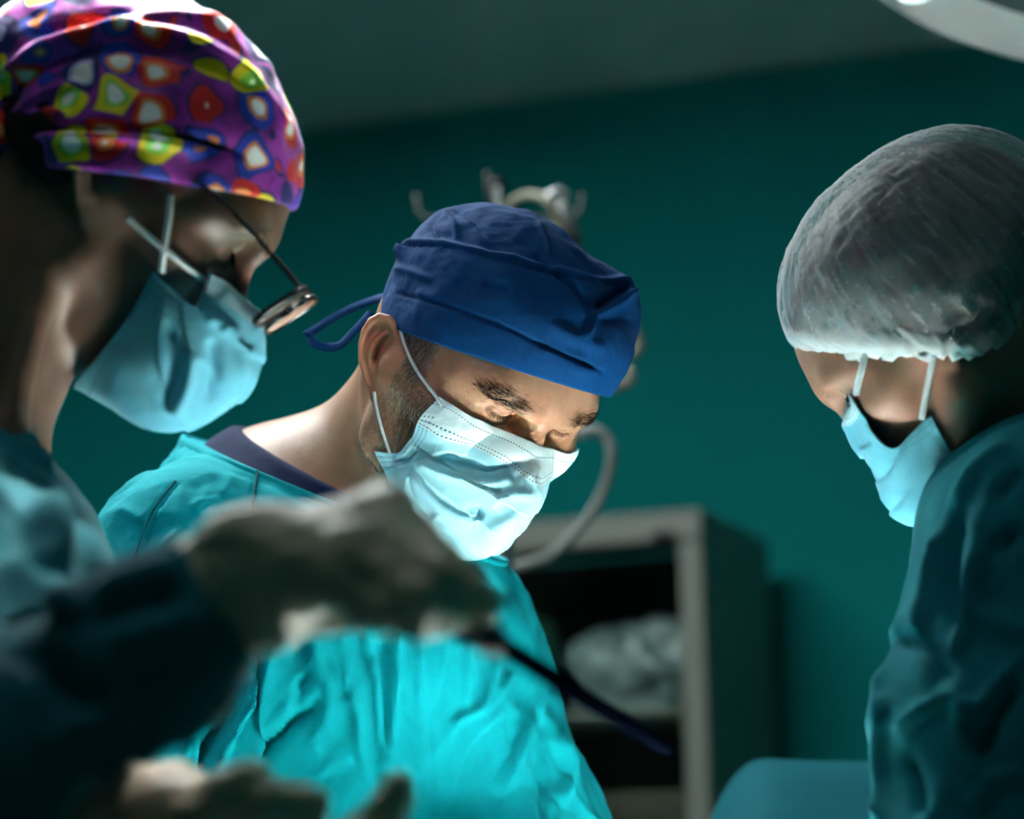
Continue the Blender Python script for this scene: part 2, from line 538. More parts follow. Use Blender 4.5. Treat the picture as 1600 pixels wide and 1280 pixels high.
_a = at_height(480, 203, CEIL); _b = at_height(1450, 75, CEIL)
WD = (_b-_a); WD[2] = 0; WD /= np.linalg.norm(WD)          # along the back wall, to the right
WN = np.array([WD[1], -WD[0], 0])                          # out of the back wall, into the room
if WN[1] > 0: WN = -WN
BL = _a-WD*2.4; BR = _a+WD*3.2
def up3(p, z): return np.array([p[0], p[1], z])
FL = BL+WN*6.2; FR = BR+WN*6.2
quad_struct('wall_back', [up3(BL, 0), up3(BR, 0), up3(BR, CEIL), up3(BL, CEIL)], M_wall, WN)
quad_struct('wall_left', [up3(FL, 0), up3(BL, 0), up3(BL, CEIL), up3(FL, CEIL)], M_wall, WD)
quad_struct('wall_right', [up3(BR, 0), up3(FR, 0), up3(FR, CEIL), up3(BR, CEIL)], M_wall, -WD)
quad_struct('wall_front', [up3(FR, 0), up3(FL, 0), up3(FL, CEIL), up3(FR, CEIL)], M_wall, -WN)
quad_struct('ceiling', [up3(BL, CEIL), up3(BR, CEIL), up3(FR, CEIL), up3(FL, CEIL)], M_ceil, (0, 0, -1))
quad_struct('floor', [up3(BL, 0), up3(FL, 0), up3(FR, 0), up3(BR, 0)], M_floor, (0, 0, 1))
v, f = box_vf((0, 0, 0), (5.6, .015, .1), .004)
_R = np.stack([WD, -WN, [0, 0, 1.]], 1)
new_obj('baseboard_back', mesh_from('baseboard_back', v@_R.T+up3((BL+BR)/2+WN*.0085, .05), f, False), M_floor, kind='structure')

# ---- steel cabinet with a glass door against the back wall
M_cab = plain('pale_enamel_steel', (.17, .185, .155), .4, noise=.12, nscale=14)
M_cab_in = plain('olive_enamel_inside', (.035, .036, .024), .6, noise=.15, nscale=12)
t = NT('cabinet_glass'); t.P(Base_Color=(.9, 1, .97, 1), Roughness=.03, Transmission_Weight=1., IOR=1.02, Specular_IOR_Level=.12); M_glass = t.m
t = NT('clear_plastic_film'); v_ = t.coord()
t.P(Base_Color=t.ramp(t.noise(v_, 14, 4, .6, 1.), [(.35, (.05, .08, .08)), (.7, (.30, .37, .37))]), Roughness=.3, Specular_IOR_Level=.6); t.bump(t.noise(v_, 40, 4), .6, .004); M_film = t.m
M_green_cloth = cloth('dark_green_cloth', (.03, .10, .075), (.02, .07, .05))
CD = 4.35
tr = W(1098, 795, CD)                                          # top right front corner
ctop = tr[2]; CW_, CDp, CH = .56, .37, ctop
cab = empty('medical_cabinet', up3(tr-WD*CW_/2-WN*CDp/2, 0), 'pale enamel steel cabinet with a glass door standing against the teal wall', 'cabinet')
org = np.array(cab.location)
def cabbox(name, c, s, mat, bev=.003, par=None):               # c in cabinet coordinates: x right, y back, z up
    v, f = box_vf(c, s, bev); o = new_obj(name, mesh_from(name, v@_R.T, f, False), mat); o.parent = par or cab
    return o
th = .012
cabbox('side_panel', (CW_/2-th/2, 0, CH/2), (th, CDp, CH), M_cab); cabbox('side_panel', (-CW_/2+th/2, 0, CH/2), (th, CDp, CH), M_cab)
cabbox('top_panel', (0, 0, CH-th/2), (CW_-2*th-.002, CDp, th), M_cab); cabbox('bottom_panel', (0, 0, .08), (CW_-2*th-.002, CDp, th), M_cab)
cabbox('back_panel', (0, CDp/2-.006, CH/2), (CW_-2*th-.002, .01, CH-.03), M_cab_in)
shz = W(1090, 1102, CD)[2]
for z in (shz-.006, shz-.36, shz-.72): 
    if z > .15: cabbox('shelf', (0, .012, z), (CW_-2*th-.004, CDp-.05, .012), M_cab)
dr = cabbox('door', (0, -CDp/2-.008, CH-.024), (CW_, .014, .046), M_cab)   # the door: a frame of four rails, pane and latch
fv = []
for c, s in (((CW_/2-.018, -CDp/2-.008, CH/2+.02), (.036, .014, CH-.14)), ((-CW_/2+.018, -CDp/2-.008, CH/2+.02), (.036, .014, CH-.14)), ((0, -CDp/2-.008, .1), (CW_, .014, .05))):
    fv.append(box_vf(c, s, .003))
fv.append(box_vf((0, -CDp/2-.008, CH-.024), (CW_, .014, .046), .003))
v, f = join_vf(fv); dr.data = mesh_from('door', v@_R.T, f, False); dr.data.materials.append(M_cab)
pn = cabbox('glass_pane', (0, -CDp/2-.006, CH/2+.01), (CW_-.074, .003, CH-.19), M_glass, 0, dr)
cabbox('latch', (CW_/2-.058, -CDp/2-.021, CH-.042), (.034, .012, .016), M_black, .003, dr)
for z in (.3, CH-.25): cabbox('hinge', (-CW_/2+.006, -CDp/2-.019, z), (.012, .008, .06), M_steel, .002, dr)
for sx in (-1, 1):
    for sy in (-1, 1): cabbox('foot', (sx*(CW_/2-.03), sy*(CDp/2-.03), .0375), (.035, .035, .075), M_black, .004)

def blob(name, cen, rad, mat, seed, amp=.25, n=26, flat_bottom=None, crease=9, squash=1.):
    """a crumpled soft bundle: a deformed ellipsoid flattened where it rests"""
    u = np.linspace(0, 2*np.pi, 2*n, endpoint=False); w_ = np.linspace(.001, np.pi-.001, n)
    U, Wv = np.meshgrid(u, w_); d = np.stack([np.cos(U)*np.sin(Wv), np.sin(U)*np.sin(Wv), np.cos(Wv)], -1).reshape(-1, 3)
    k = 1+amp*fbm(d*1.6+seed, 2)+.10*ridged(d*crease*.35+seed*2, 2)
    X = d*k[:, None]*np.asarray(rad)
    F = []
    for i in range(n-1):
        for j in range(2*n): F.append((i*2*n+j, (i+1)*2*n+j, (i+1)*2*n+(j+1) % (2*n), i*2*n+(j+1) % (2*n)))
    X = X@_R.T+np.asarray(cen)
    if flat_bottom is not None: X[:, 2] = np.maximum(X[:, 2], flat_bottom)
    return new_obj(name, mesh_from(name, X, np.array(F)), mat)

def incab(px, py, dback):       # a point inside the cabinet behind a pixel
    d0, d1 = W(px, py, 1.), W(px, py, 2.)
    q = tr-WN*dback; k = ((q-d0)@WN)/((d1-d0)@WN); return d0+(d1-d0)*k
p = incab(1000, 1050, .14)
tag(blob('plastic_bag', p+np.array([.0, 0, .005]), (.118, .052, .07), M_film, 3.1, .3, flat_bottom=shz+.001), 'crumpled clear plastic bag on the cabinet shelf', 'bag')
p = incab(845, 1040, .15)
tag(blob('folded_drape', p+np.array([-.025, 0, 0]), (.06, .07, .08), M_green_cloth, 7.7, .2, flat_bottom=shz+.001), 'dark green cloth bundle on the cabinet shelf left of the plastic bag', 'cloth')
p = incab(985, 965, .315)
tag(blob('black_pouch', p*np.array([1, 1, 0])+np.array([-.03, -.015, shz+.115]), (.11, .022, .115), plain('black_pouch_fabric', (.012, .016, .014), .6), 1.3, .15, flat_bottom=shz+.001), 'dark pouch standing at the back of the cabinet shelf', 'pouch')
lowz = shz-.36
bx = empty('storage_box', org+_R@np.array([.02, .02, lowz+.0065-0]), 'brown storage box on the lower cabinet shelf', 'box')
v, f = box_vf((0, 0, .10), (.42, .22, .20), .006); new_obj('box_body', mesh_from('box_body', v@_R.T, f, False), plain('brown_card', (.045, .040, .026), .7, noise=.2), bx)
v, f = box_vf((0, 0, .214), (.43, .23, .028), .006); new_obj('lid', mesh_from('lid', v@_R.T, f, False), plain('brown_card_lid', (.055, .05, .033), .7), bx)

# ---- drip stand with hooks, hoses and a hanging bag, between the surgeon and the cabinet
PT = W(776, 284, 3.3); PBx = W(803, 915, 3.3)
ps = empty('drip_stand', (PT[0], PT[1], 0), 'chrome drip stand with hooks standing behind the man in the navy cap', 'stand')
def loc_to(o, P): return np.asarray(P)-np.array(o.location)
def prt(name, par, V, F, mat, smooth=True): return new_obj(name, mesh_from(name, loc_to(par, V), F, smooth), mat, par)
M_hook = plain('dull_steel_hooks', (.05, .055, .05), .6, .3)
M_chrome = plain('chrome', (.60, .62, .62), .16, 1.)
prt('pole', ps, *tube_vf([(PT[0], PT[1], .06), (PT[0], PT[1], PT[2]-.12)], .0115, 16), M_chrome)
prt('inner_pole', ps, *tube_vf([(PT[0], PT[1], PT[2]-.14), (PT[0], PT[1], PT[2]-.004)], .0085, 16), M_chrome)
prt('top_cap', ps, *tube_vf([(PT[0], PT[1], PT[2]-.006), (PT[0], PT[1], PT[2]+.002)], [.0125, .011], 16), M_black)
prt('collar', ps, *tube_vf([(PT[0], PT[1], PT[2]-.15), (PT[0], PT[1], PT[2]-.12)], .017, 16), M_black)
for k, (a, l) in enumerate(((math.pi, .094), (.1, .10), (1.7, .09), (4.6, .09))):
    d = np.array([math.cos(a), math.sin(a), 0]); b = np.array([PT[0], PT[1], PT[2]-.035])
    pts = smooth_path([b, b+d*l*.55+np.array([0, 0, -.008]), b+d*l*.92+np.array([0, 0, -.004]), b+d*l+np.array([0, 0, .022])], 5)
    prt('hook', ps, *tube_vf(pts, .0024, 8), M_hook)
for k in range(5):
    a = 2*math.pi*k/5+.3; d = np.array([math.cos(a), math.sin(a), 0]); b = np.array([PT[0], PT[1], 0])
    lg = prt('base_leg', ps, *tube_vf([b+np.array([0, 0, .075]), b+d*.27+np.array([0, 0, .062])], [.014, .011], 8), M_steel)
    v, f = revolve_vf([(0, -.009), (.021, -.009), (.024, 0), (.021, .009), (0, .009)], 14, b+d*.27+np.array([0, 0, .0245]), np.cross(d, [0, 0, 1]), (0, 0, 1))
    prt('caster', lg, v, f, M_black).parent = lg
def tubepx(name, pts, r, mat, label, cat='hose'):
    P = smooth_path([W(x, y, d) for x, y, d in pts], 8)
    return tag(new_obj(name, mesh_from(name, *tube_vf(P, r, 10)), mat), label, cat)
M_hose = plain('beige_corrugated_hose', (.12, .12, .085), .6, noise=.2, nscale=60)
M_hose2 = plain('grey_rubber_hose', (.17, .19, .18), .5)
tubepx('breathing_hose', [(786, 345, 3.26), (800, 318, 3.24), (828, 305, 3.22), (856, 315, 3.2), (872, 345, 3.2), (880, 390, 3.2), (930, 450, 3.2), (968, 490, 3.2), (990, 515, 3.2), (1000, 540, 3.2), (985, 556, 3.2),
        (962, 560, 3.2), (972, 570, 3.19), (985, 582, 3.18), (978, 600, 3.18), (945, 604, 3.18), (900, 612, 3.2)], .0058, M_hose, 'beige looped hose hanging from the drip stand behind the navy cap')
tubepx('suction_hose', [(860, 690, 3.2), (900, 678, 3.2), (930, 672, 3.2), (950, 688, 3.2), (956, 712, 3.2), (948, 752, 3.21), (928, 795, 3.22), (896, 836, 3.23), (860, 868, 3.24), (815, 884, 3.265), (795, 890, 3.278)], .0062, M_hose2, 'grey rubber hose curving down beside the drip stand pole')
bg_ = empty('infusion_bag', W(880, 308, 3.245), 'grey plastic infusion bag hanging behind the navy cap', 'bag')
bp = [W(x, y, 3.245) for x, y in ((868, 312), (882, 306), (905, 362), (912, 420), (862, 420), (858, 370))]
V = []; 
for s in (-1, 1):
    for q in bp: V.append(q+_fw*.004*s)
    V.append(np.mean(bp, 0)+_fw*.016*s)
F = []
for j in range(6): F += [(j, (j+1) % 6, 6), (7+(j+1) % 6, 7+j, 13), (j, 7+j, 7+(j+1) % 6, (j+1) % 6)]
prt('bag_body', bg_, np.array(V), F, plain('grey_vinyl_bag', (.055, .065, .06), .5), True)
prt('hanger_tab', bg_, *tube_vf([bp[0]+np.array([-.012, 0, .004]), (bp[0]+bp[1])/2+np.array([0, 0, .012]), bp[1]+np.array([.004, 0, .0])], .003, 8), M_steel)

# ---- surgical lamp, top right
NRM = np.array(LAMP_AIM)-LAMP_C; NRM /= np.linalg.norm(NRM)
LR = .33
lamp = empty('surgical_lamp', LAMP_C, 'round white surgical lamp head hanging at the top right above the bouffant cap', 'lamp')
M_lampw = plain('lamp_white_enamel', (.86, .88, .85), .4)
M_lampg = plain('lamp_grey_glass', (.10, .15, .16), .2)
xd = np.array([1., 0, 0])
v, f = revolve_vf([(.260, .004), (.265, .0), (.318, -.004), (.329, -.016), (.325, -.045), (.27, -.10), (.15, -.135), (.0, -.14)], 96, LAMP_C, NRM, xd); prt('housing', lamp, v, f, M_lampw)
v, f = revolve_vf([(.0, -.002), (.252, -.002), (.261, .003), (.261, -.02), (0, -.02)], 96, LAMP_C, NRM, xd); prt('lens', lamp, v, f, M_lampg)
t = NT('led_glow'); t.P(Base_Color=(.9, 1, 1, 1), Emission_Color=(.75, 1, 1, 1), Emission_Strength=1.6); M_led = t.m
yd = np.cross(NRM, xd-NRM*(xd@NRM)); yd /= np.linalg.norm(yd); xq = np.cross(yd, NRM)
for k in range(10):
    a = 2*math.pi*(k+.5)/10+LEDROT; c = LAMP_C+(xq*math.cos(a)+yd*math.sin(a))*.285
    v, f = revolve_vf([(0, .010), (.016, .008), (.022, .0), (.022, -.006)], 20, c, NRM, xd); prt('led_lens', lamp, v, f, M_led)
v, f = tube_vf([LAMP_C+NRM*.0, LAMP_C+NRM*.10], [.022, .018], 16); prt('handle', lamp, v, f, M_lampg)
top = LAMP_C-NRM*.13
ar = smooth_path([top, top+np.array([.05, .06, .16]), top+np.array([.22, .22, .26]), np.array([top[0]+.45, top[1]+.5, CEIL-.22]), np.array([top[0]+.5, top[1]+.55, CEIL-.005])], 6)
prt('arm', lamp, *tube_vf(ar, .026, 14), M_lampw)

# ---- operating table under drapes
tb = empty('operating_table', (.29, 1.95, 0), 'operating table below the drapes at the lower right', 'table')
for nm, c, s, m in (('table_top', (.29, 1.95, .87), (.24, 1.3, .06), M_black), ('column', (.29, 2.0, .47), (.2, .3, .72), M_steel), ('base', (.29, 2.0, .06), (.3, .9, .12), M_steel)):
    v, f = box_vf(c, s, .012); prt(nm, tb, v, f, m, False)
def drape_z(x, y):
    rise = 1/(1+np.exp(-(y-2.38)/.05))
    top = .965+.31*rise+.01*np.exp(-((y-1.88)/.26)**2)
    ex = np.clip((x-.115)/.11, 0, 1); ex = np.sqrt(1-(1-ex)**2)
    fx = np.clip((.465-x)/.10, 0, 1); fx = np.sqrt(1-(1-fx)**2)
    return top-(.35+.1*rise)*(1-ex)-.4*(1-fx)
def sheet(name, x0, x1, y0, y1, nx, ny, zf, mat, th=.004):
    X, Y = np.meshgrid(np.linspace(x0, x1, nx), np.linspace(y0, y1, ny), indexing='ij')
    Z = zf(X, Y)
    P = np.stack([X, Y, Z], -1).reshape(-1, 3); n = len(P)
    F = []
    for i in range(nx-1):
        for j in range(ny-1):
            a = i*ny+j; F += [(a, a+ny, a+ny+1, a+1), (n+a, n+a+1, n+a+ny+1, n+a+ny)]
    B = [(i, 0) for i in range(nx)]+[(nx-1, j) for j in range(1, ny)]+[(i, ny-1) for i in range(nx-2, -1, -1)]+[(0, j) for j in range(ny-2, 0, -1)]
    B = [i*ny+j for i, j in B]
    for k in range(len(B)): a, b = B[k], B[(k+1) % len(B)]; F.append((b, a, n+a, n+b))
    P[:, 0] -= .15*np.clip((2.02-P[:, 1])/.17, 0, 1)*(1-np.clip((P[:, 0]-.105)/.37, 0, 1))
    return new_obj(name, mesh_from(name, np.concatenate([P, P-[0, 0, th]]), F), mat)
def dz(x, y):
    P = np.stack([x.ravel()*3, y.ravel()*3, 0*x.ravel()], 1)
    return drape_z(x, y)+(.006*fbm(P*1.5, 3)).reshape(x.shape)
tag(sheet('patient_drape', .105, .475, 1.28, 2.62, 60, 110, dz, M_drape), 'teal patient drape covering the operating table at the lower right', 'drape')
tag(sheet('field_cloth', .125, .43, 1.60, 2.06, 40, 40, lambda x, y: dz(x, y)+.016+.003*np.sin(x*40+y*13), M_white_drape, .006), 'pale cloth laid on the patient drape around the operating field', 'cloth')
# ------------------------------------------------------------------ people: heads
def rotm(yaw, pit, rol):
    yaw, pit, rol = map(math.radians, (yaw, pit, rol))
    cy, sy = math.cos(yaw), math.sin(yaw); cp, sp = math.cos(pit), math.sin(pit); cr, sr = math.cos(rol), math.sin(rol)
    Rz = np.array([[cy, -sy, 0], [sy, cy, 0], [0, 0, 1]]); Rx = np.array([[1, 0, 0], [0, cp, -sp], [0, sp, cp]])
    Ry = np.array([[cr, 0, sr], [0, 1, 0], [-sr, 0, cr]]); return Rz@Rx@Ry

class Head:
    """head frame: x to the person's right, y forward, z up, origin midway between the ear canals, metres"""
    def __init__(s, T, R, scale): s.T = np.asarray(T, float); s.R = R; s.s = scale
    def l(s, P): return ((P-s.T)@s.R)/s.s
    def w(s, Q): return (np.asarray(Q, float)*s.s)@s.R.T+s.T
    def d(s, v): return s.R@np.asarray(v, float)

EYE = np.array([.0290, .0735, .0268])
def lid_line(n=15, a_mid=-30, bow=1.):
    """upper-lid margin on the eyeball, from the inner to the outer corner"""
    out = []
    for t in np.linspace(-1, 1, n):
        az = math.radians(-6+52*t)                      # + is outward
        el = math.radians(-14+(a_mid+14)*(1-t*t)**.8*bow - 4*t)
        out.append((math.sin(az)*math.cos(el), math.cos(az)*math.cos(el), math.sin(el)))
    return np.array(out)
LID = lid_line(); LIDPTS = EYE+LID*.0131
LOWER = lid_line(15, -40); 
CREASE = EYE+np.array([(math.sin(math.radians(-8+50*t))*math.cos(math.radians(26-16*t*t)), math.cos(math.radians(-8+50*t))*math.cos(math.radians(26-16*t*t)), math.sin(math.radians(26-16*t*t))) for t in np.linspace(-1, 1, 11)])*.0136

_ea = np.array([.10, -.30, .95]); _ea /= np.linalg.norm(_ea)
_eb = np.array([.52, -.86, 0.]); _eb = _eb-_ea*(_eb@_ea); _eb /= np.linalg.norm(_eb)
_en = np.cross(_eb, _ea); _en = _en if _en[0] > 0 else -_en
EAR0 = np.array([.0755, -.002, .0])
EOUT = np.array([(-3, 8), (-4, 16), (0, 25), (7, 31), (15, 32), (23, 27), (27, 17), (27, 6), (24, -5), (18, -15), (12, -24), (6, -31), (0, -33), (-4, -28), (-5, -18), (-5, -6)])*.001
EHEL = np.array([(1, 3), (-2, 10), (-1.5, 19), (2.5, 26), (9, 30), (16, 29.5), (22, 24.5), (25, 16), (25, 6), (22, -5), (16.5, -14), (11.5, -21)])*.001
EANT = np.array([(7, -13), (12, -9), (15.5, -2), (16, 6), (13.5, 13), (9, 19), (5, 22.5)])*.001
def inside_poly(q, poly):
    r = np.zeros(len(q), bool); n = len(poly)
    for i in range(n):
        a, b = poly[i], poly[(i+1) % n]
        c = ((a[1] > q[:, 1]) != (b[1] > q[:, 1]))
        r ^= c & (q[:, 0] < (b[0]-a[0])*(q[:, 1]-a[1])/(b[1]-a[1]+1e-12)+a[0])
    return r
def lift(p2, h): return np.stack([p2[:, 0], p2[:, 1], np.full(len(p2), h) if np.isscalar(h) else h], 1)
EHEL3 = lift(EHEL, np.array([-3., 0, 1, 2, 2, 1.5, 1, 1, 1, 1, 1, .5])*.001); EANT3 = lift(EANT, np.array([1, 1, 1, 1, 0.5, -.5, -1.5])*.001)
def ear_sdf(Q):
    e = np.stack([(Q-EAR0)@_eb, (Q-EAR0)@_ea, (Q-EAR0)@_en], 1)
    q2 = e[:, :2]
    d2, _, _ = polyline_dist(q2, np.r_[EOUT, EOUT[:1]])
    d2 = np.where(inside_poly(q2, EOUT), -d2, d2)
    conc = -.0085*np.exp(-((e[:, 0]-.0065)**2/(2*.0058**2)+(e[:, 1]-.0005)**2/(2*.0095**2)))
    n0 = conc-.001-.002*np.exp(-((e[:, 0]-.017)**2/(2*.006**2)+(e[:, 1]-.02)**2/(2*.006**2)))
    d = smax(d2+.001, np.abs(e[:, 2]-n0)-.0016, .0025)
    d = smin(d, chain(e, EHEL3, np.array([2, 2.5, 3, 3.2, 3.2, 3.2, 3.1, 2.9, 2.7, 2.6, 2.4, 2.2])*.001), .0025)
    d = smin(d, chain(e, EANT3, np.array([2.6, 2.8, 2.9, 2.8, 2.5, 2.2, 1.8])*.001), .003)
    d = smin(d, ellipsoid(e, (-.002, -.003, .0005), (.0038, .0062, .0042)), .003)      # tragus
    d = smin(d, ellipsoid(e, (.0075, -.0135, .001), (.0045, .004, .0035)), .003)       # antitragus
    d = smin(d, ellipsoid(e, (.002, -.0245, 0), (.0075, .0085, .0036)), .004)          # lobe
    d = smin(d, ellipsoid(e, (.005, -.001, -.012), (.010, .014, .010)), .004)          # root behind the bowl
    return d

def head_sdf(Q, P):
    """Q in head frame"""
    A = Q.copy(); A[:, 0] = np.abs(A[:, 0])
    d = ellipsoid(A, (0, .0, .042), (.0765, P.get('ry', .0985), P.get('rz', .093)))
    d = smin(d, ellipsoid(A, (0, -.035, .02), (.068, .062, .072)), .02)
    d = smin(d, ellipsoid(A, (0, .040, -.028), (.0595, .050, .072)), .03)
    d = smin(d, capsule(A, (.053, .012, -.052), (.018, .064, -.080), .017, .015), .022)
    d = smin(d, capsule(A, (.061, .004, -.01), (.053, .012, -.052), .014, .016), .02)
    d = smin(d, ellipsoid(A, (0, .068, -.083), (.022, .017, .018)), .014)
    d = smin(d, ellipsoid(A, (.045, .058, -.006), (.021, .024, .017)), .018)              # cheekbones
    d = smin(d, capsule(A, (.060, .045, .0), (.072, .005, .0), .011), .02)               # zygomatic arch
    d = smin(d, capsule(A, (.0, .083, .040), (.036, .0755, .041), .0155, .0125), .014)   # brow ridge
    d = smin(d, capsule(A, (.036, .0755, .041), (.056, .056, .028), .0115, .010), .012)
    d = smin(d, ellipsoid(A, (0, .083, -.043), (.026, .016, .022)), .015)                # mouth mound
    # sockets
    d = smax(d, -ellipsoid(A, (.0297, .0912, .0225), (.0180, .0140, .0115)), .010)
    d = smax(d, -ellipsoid(A, (.0145, .096, .021), (.0075, .012, .009)), .008)
    # nose
    d = smin(d, chain(A, [(0, .088, .034), (0, .0905, .020), (0, .102, .0), (0, .1125, -.018)], np.array([.0085, .0068, .0080, .0112])), .009) if not P.get('small_nose') else smin(d, chain(A, [(0, .088, .034), (0, .0895, .020), (0, .097, .0), (0, .1025, -.014)], np.array([.0085, .0066, .0070, .0085])), .009)
    d = smin(d, ellipsoid(A, (.0125, .1, -.0235) if not P.get('small_nose') else (.010, .093, -.0195), (.0075, .011, .0085) if not P.get('small_nose') else (.0065, .009, .007)), .006)
    d = smax(d, -ellipsoid(A, (.0065, .105, -.0325), (.004, .007, .004)), .003)
    # lips
    d = smin(d, capsule(A, (0, .0945, -.043), (.019, .086, -.046), .0055, .003), .004)
    d = smin(d, capsule(A, (0, .0925, -.0515), (.017, .086, -.049), .0062, .003), .004)
    d = smax(d, -capsule(A, (0, .101, -.047), (.021, .091, -.0472), .0014, .001), .002)
    # lids
    near = np.linalg.norm(A-EYE, axis=1) < .03
    if near.any():
        B = A[near]; dn = d[near]
        lid = np.linalg.norm(B-EYE, axis=1)-.0131
        dn = smin(dn, lid, .0055)
        dn = smin(dn, chain(B, EYE+LOWER*.0128-np.array([0, .0005, .0025]), np.full(15, .0022)), .003)
        dn = smax(dn, -chain(B, CREASE, np.full(11, .0009)), .0022)
        sl = EYE+LID*.0136+np.array([0, 0, -.0012])
        dn = smax(dn, -chain(B, sl, np.interp(np.linspace(-1, 1, 15), [-1, -.7, .0, .7, 1], [.0005, .0013, .0019, .0013, .0005])), .0009)
        d = d.copy(); d[near] = dn
    if P.get('frown'):
        d = smax(d, -capsule(A, (.0062, .1030, .030), (.0088, .1035, .050), .0018, .0008), .004)
        d = smin(d, ellipsoid(A, (.016, .092, .0345), (.013, .0085, .0065)), .008)
    # ears
    en = np.linalg.norm(A-EAR0-np.array([0, -.012, 0]), axis=1) < .06
    if en.any():
        d = d.copy(); d[en] = smin(d[en], ear_sdf(A[en]), .004)
    return d

def neck_d(Q):
    """sternomastoid cords and throat near the skull base, head frame"""
    return None

def body_sdf_factory(H, P, prims):
    """prims: world capsules (a, b, ra, rb, k)"""
    def f(X):
        Q = H.l(X)
        r = np.linalg.norm(Q-np.array([0, .01, .02]), axis=1)
        d = (r-.13)*H.s
        m = r < .30
        if m.any():
            d = d.copy(); d[m] = head_sdf(Q[m], P)*H.s
        for a, b, ra, rb, k in prims: d = smin(d, capsule(X, a, b, ra, rb), k)
        return d
    return f

def grid_for(H, lo, hi, fine, coarse, box=None, pad=.13):
    """rectilinear grid, fine around the head"""
    c = H.w((0, .01, .005)); out = []
    for a in range(3):
        b0, b1 = (c[a]-pad, c[a]+pad) if box is None else box[a]
        out.append(spaced(lo[a], hi[a], [(b0, coarse), (b1, fine), (hi[a], coarse)]))
    return out

def hair_strands(name, roots, dirs, length, rad, mat, parent, seed=1, nrm=None, curl=.25, lift_=.3):
    """short tapered three-sided hairs"""
    rng = np.random.default_rng(seed); n = len(roots)
    L = length*(.55+.75*rng.random(n))[:, None]
    d = dirs+rng.normal(0, curl, (n, 3)); 
    if nrm is not None: d = d-nrm*np.minimum(0, (d*nrm).sum(1))[:, None]+nrm*lift_
    d /= np.linalg.norm(d, axis=1)[:, None]
    s = np.cross(d, rng.normal(0, 1, (n, 3))); s /= np.linalg.norm(s, axis=1)[:, None]; u = np.cross(d, s)
    mid = roots+d*L*.55; tip = roots+d*L*1.0-(nrm*L*.18 if nrm is not None else 0)
    V = np.stack([roots+s*rad, roots-s*rad*.5+u*rad*.87, roots-s*rad*.5-u*rad*.87,
                  mid+s*rad*.7, mid-s*rad*.35+u*rad*.6, mid-s*rad*.35-u*rad*.6, tip], 1).reshape(-1, 3)
    base = np.arange(n)[:, None]*7
    Q = np.concatenate([base+np.array([[0, 1, 4, 3]]), base+np.array([[1, 2, 5, 4]]), base+np.array([[2, 0, 3, 5]])])
    T3 = np.concatenate([base+np.array([[3, 4, 6]]), base+np.array([[4, 5, 6]]), base+np.array([[5, 3, 6]])])
    me = bpy.data.meshes.new(name)
    me.from_pydata([tuple(v) for v in V.tolist()], [], Q.tolist()+T3.tolist()); me.update()
    o = new_obj(name, me, mat, parent); o['kind'] = 'stuff'; return o

def sample(X, F, w, n, seed):
    """random surface points, w = weight per vertex"""
    rng = np.random.default_rng(seed)
    a = X[F[:, 2]]-X[F[:, 0]]; b = X[F[:, 3]]-X[F[:, 1]]
    p = np.linalg.norm(np.cross(a, b), axis=1)*w[F].mean(1); p /= p.sum()
    i = rng.choice(len(F), n, p=p); t = rng.random((n, 2))
    q = X[F[i]]; return (q[:, 0]*((1-t[:, :1])*(1-t[:, 1:]))+q[:, 1]*(t[:, :1]*(1-t[:, 1:]))+q[:, 2]*(t[:, :1]*t[:, 1:])+q[:, 3]*((1-t[:, :1])*t[:, 1:])), i

def obj_world(name, X, F, mat, par, smooth=True, attrs=None, uv=None):
    """mesh with world-space points X parented under Empty par"""
    o = new_obj(name, mesh_from(name, np.asarray(X)-np.array(par.location), F, smooth), mat, par)
    if attrs:
        for k, v in attrs.items(): set_attr(o.data, k, v)
    if uv is not None: set_uv(o.data, uv)
    return o

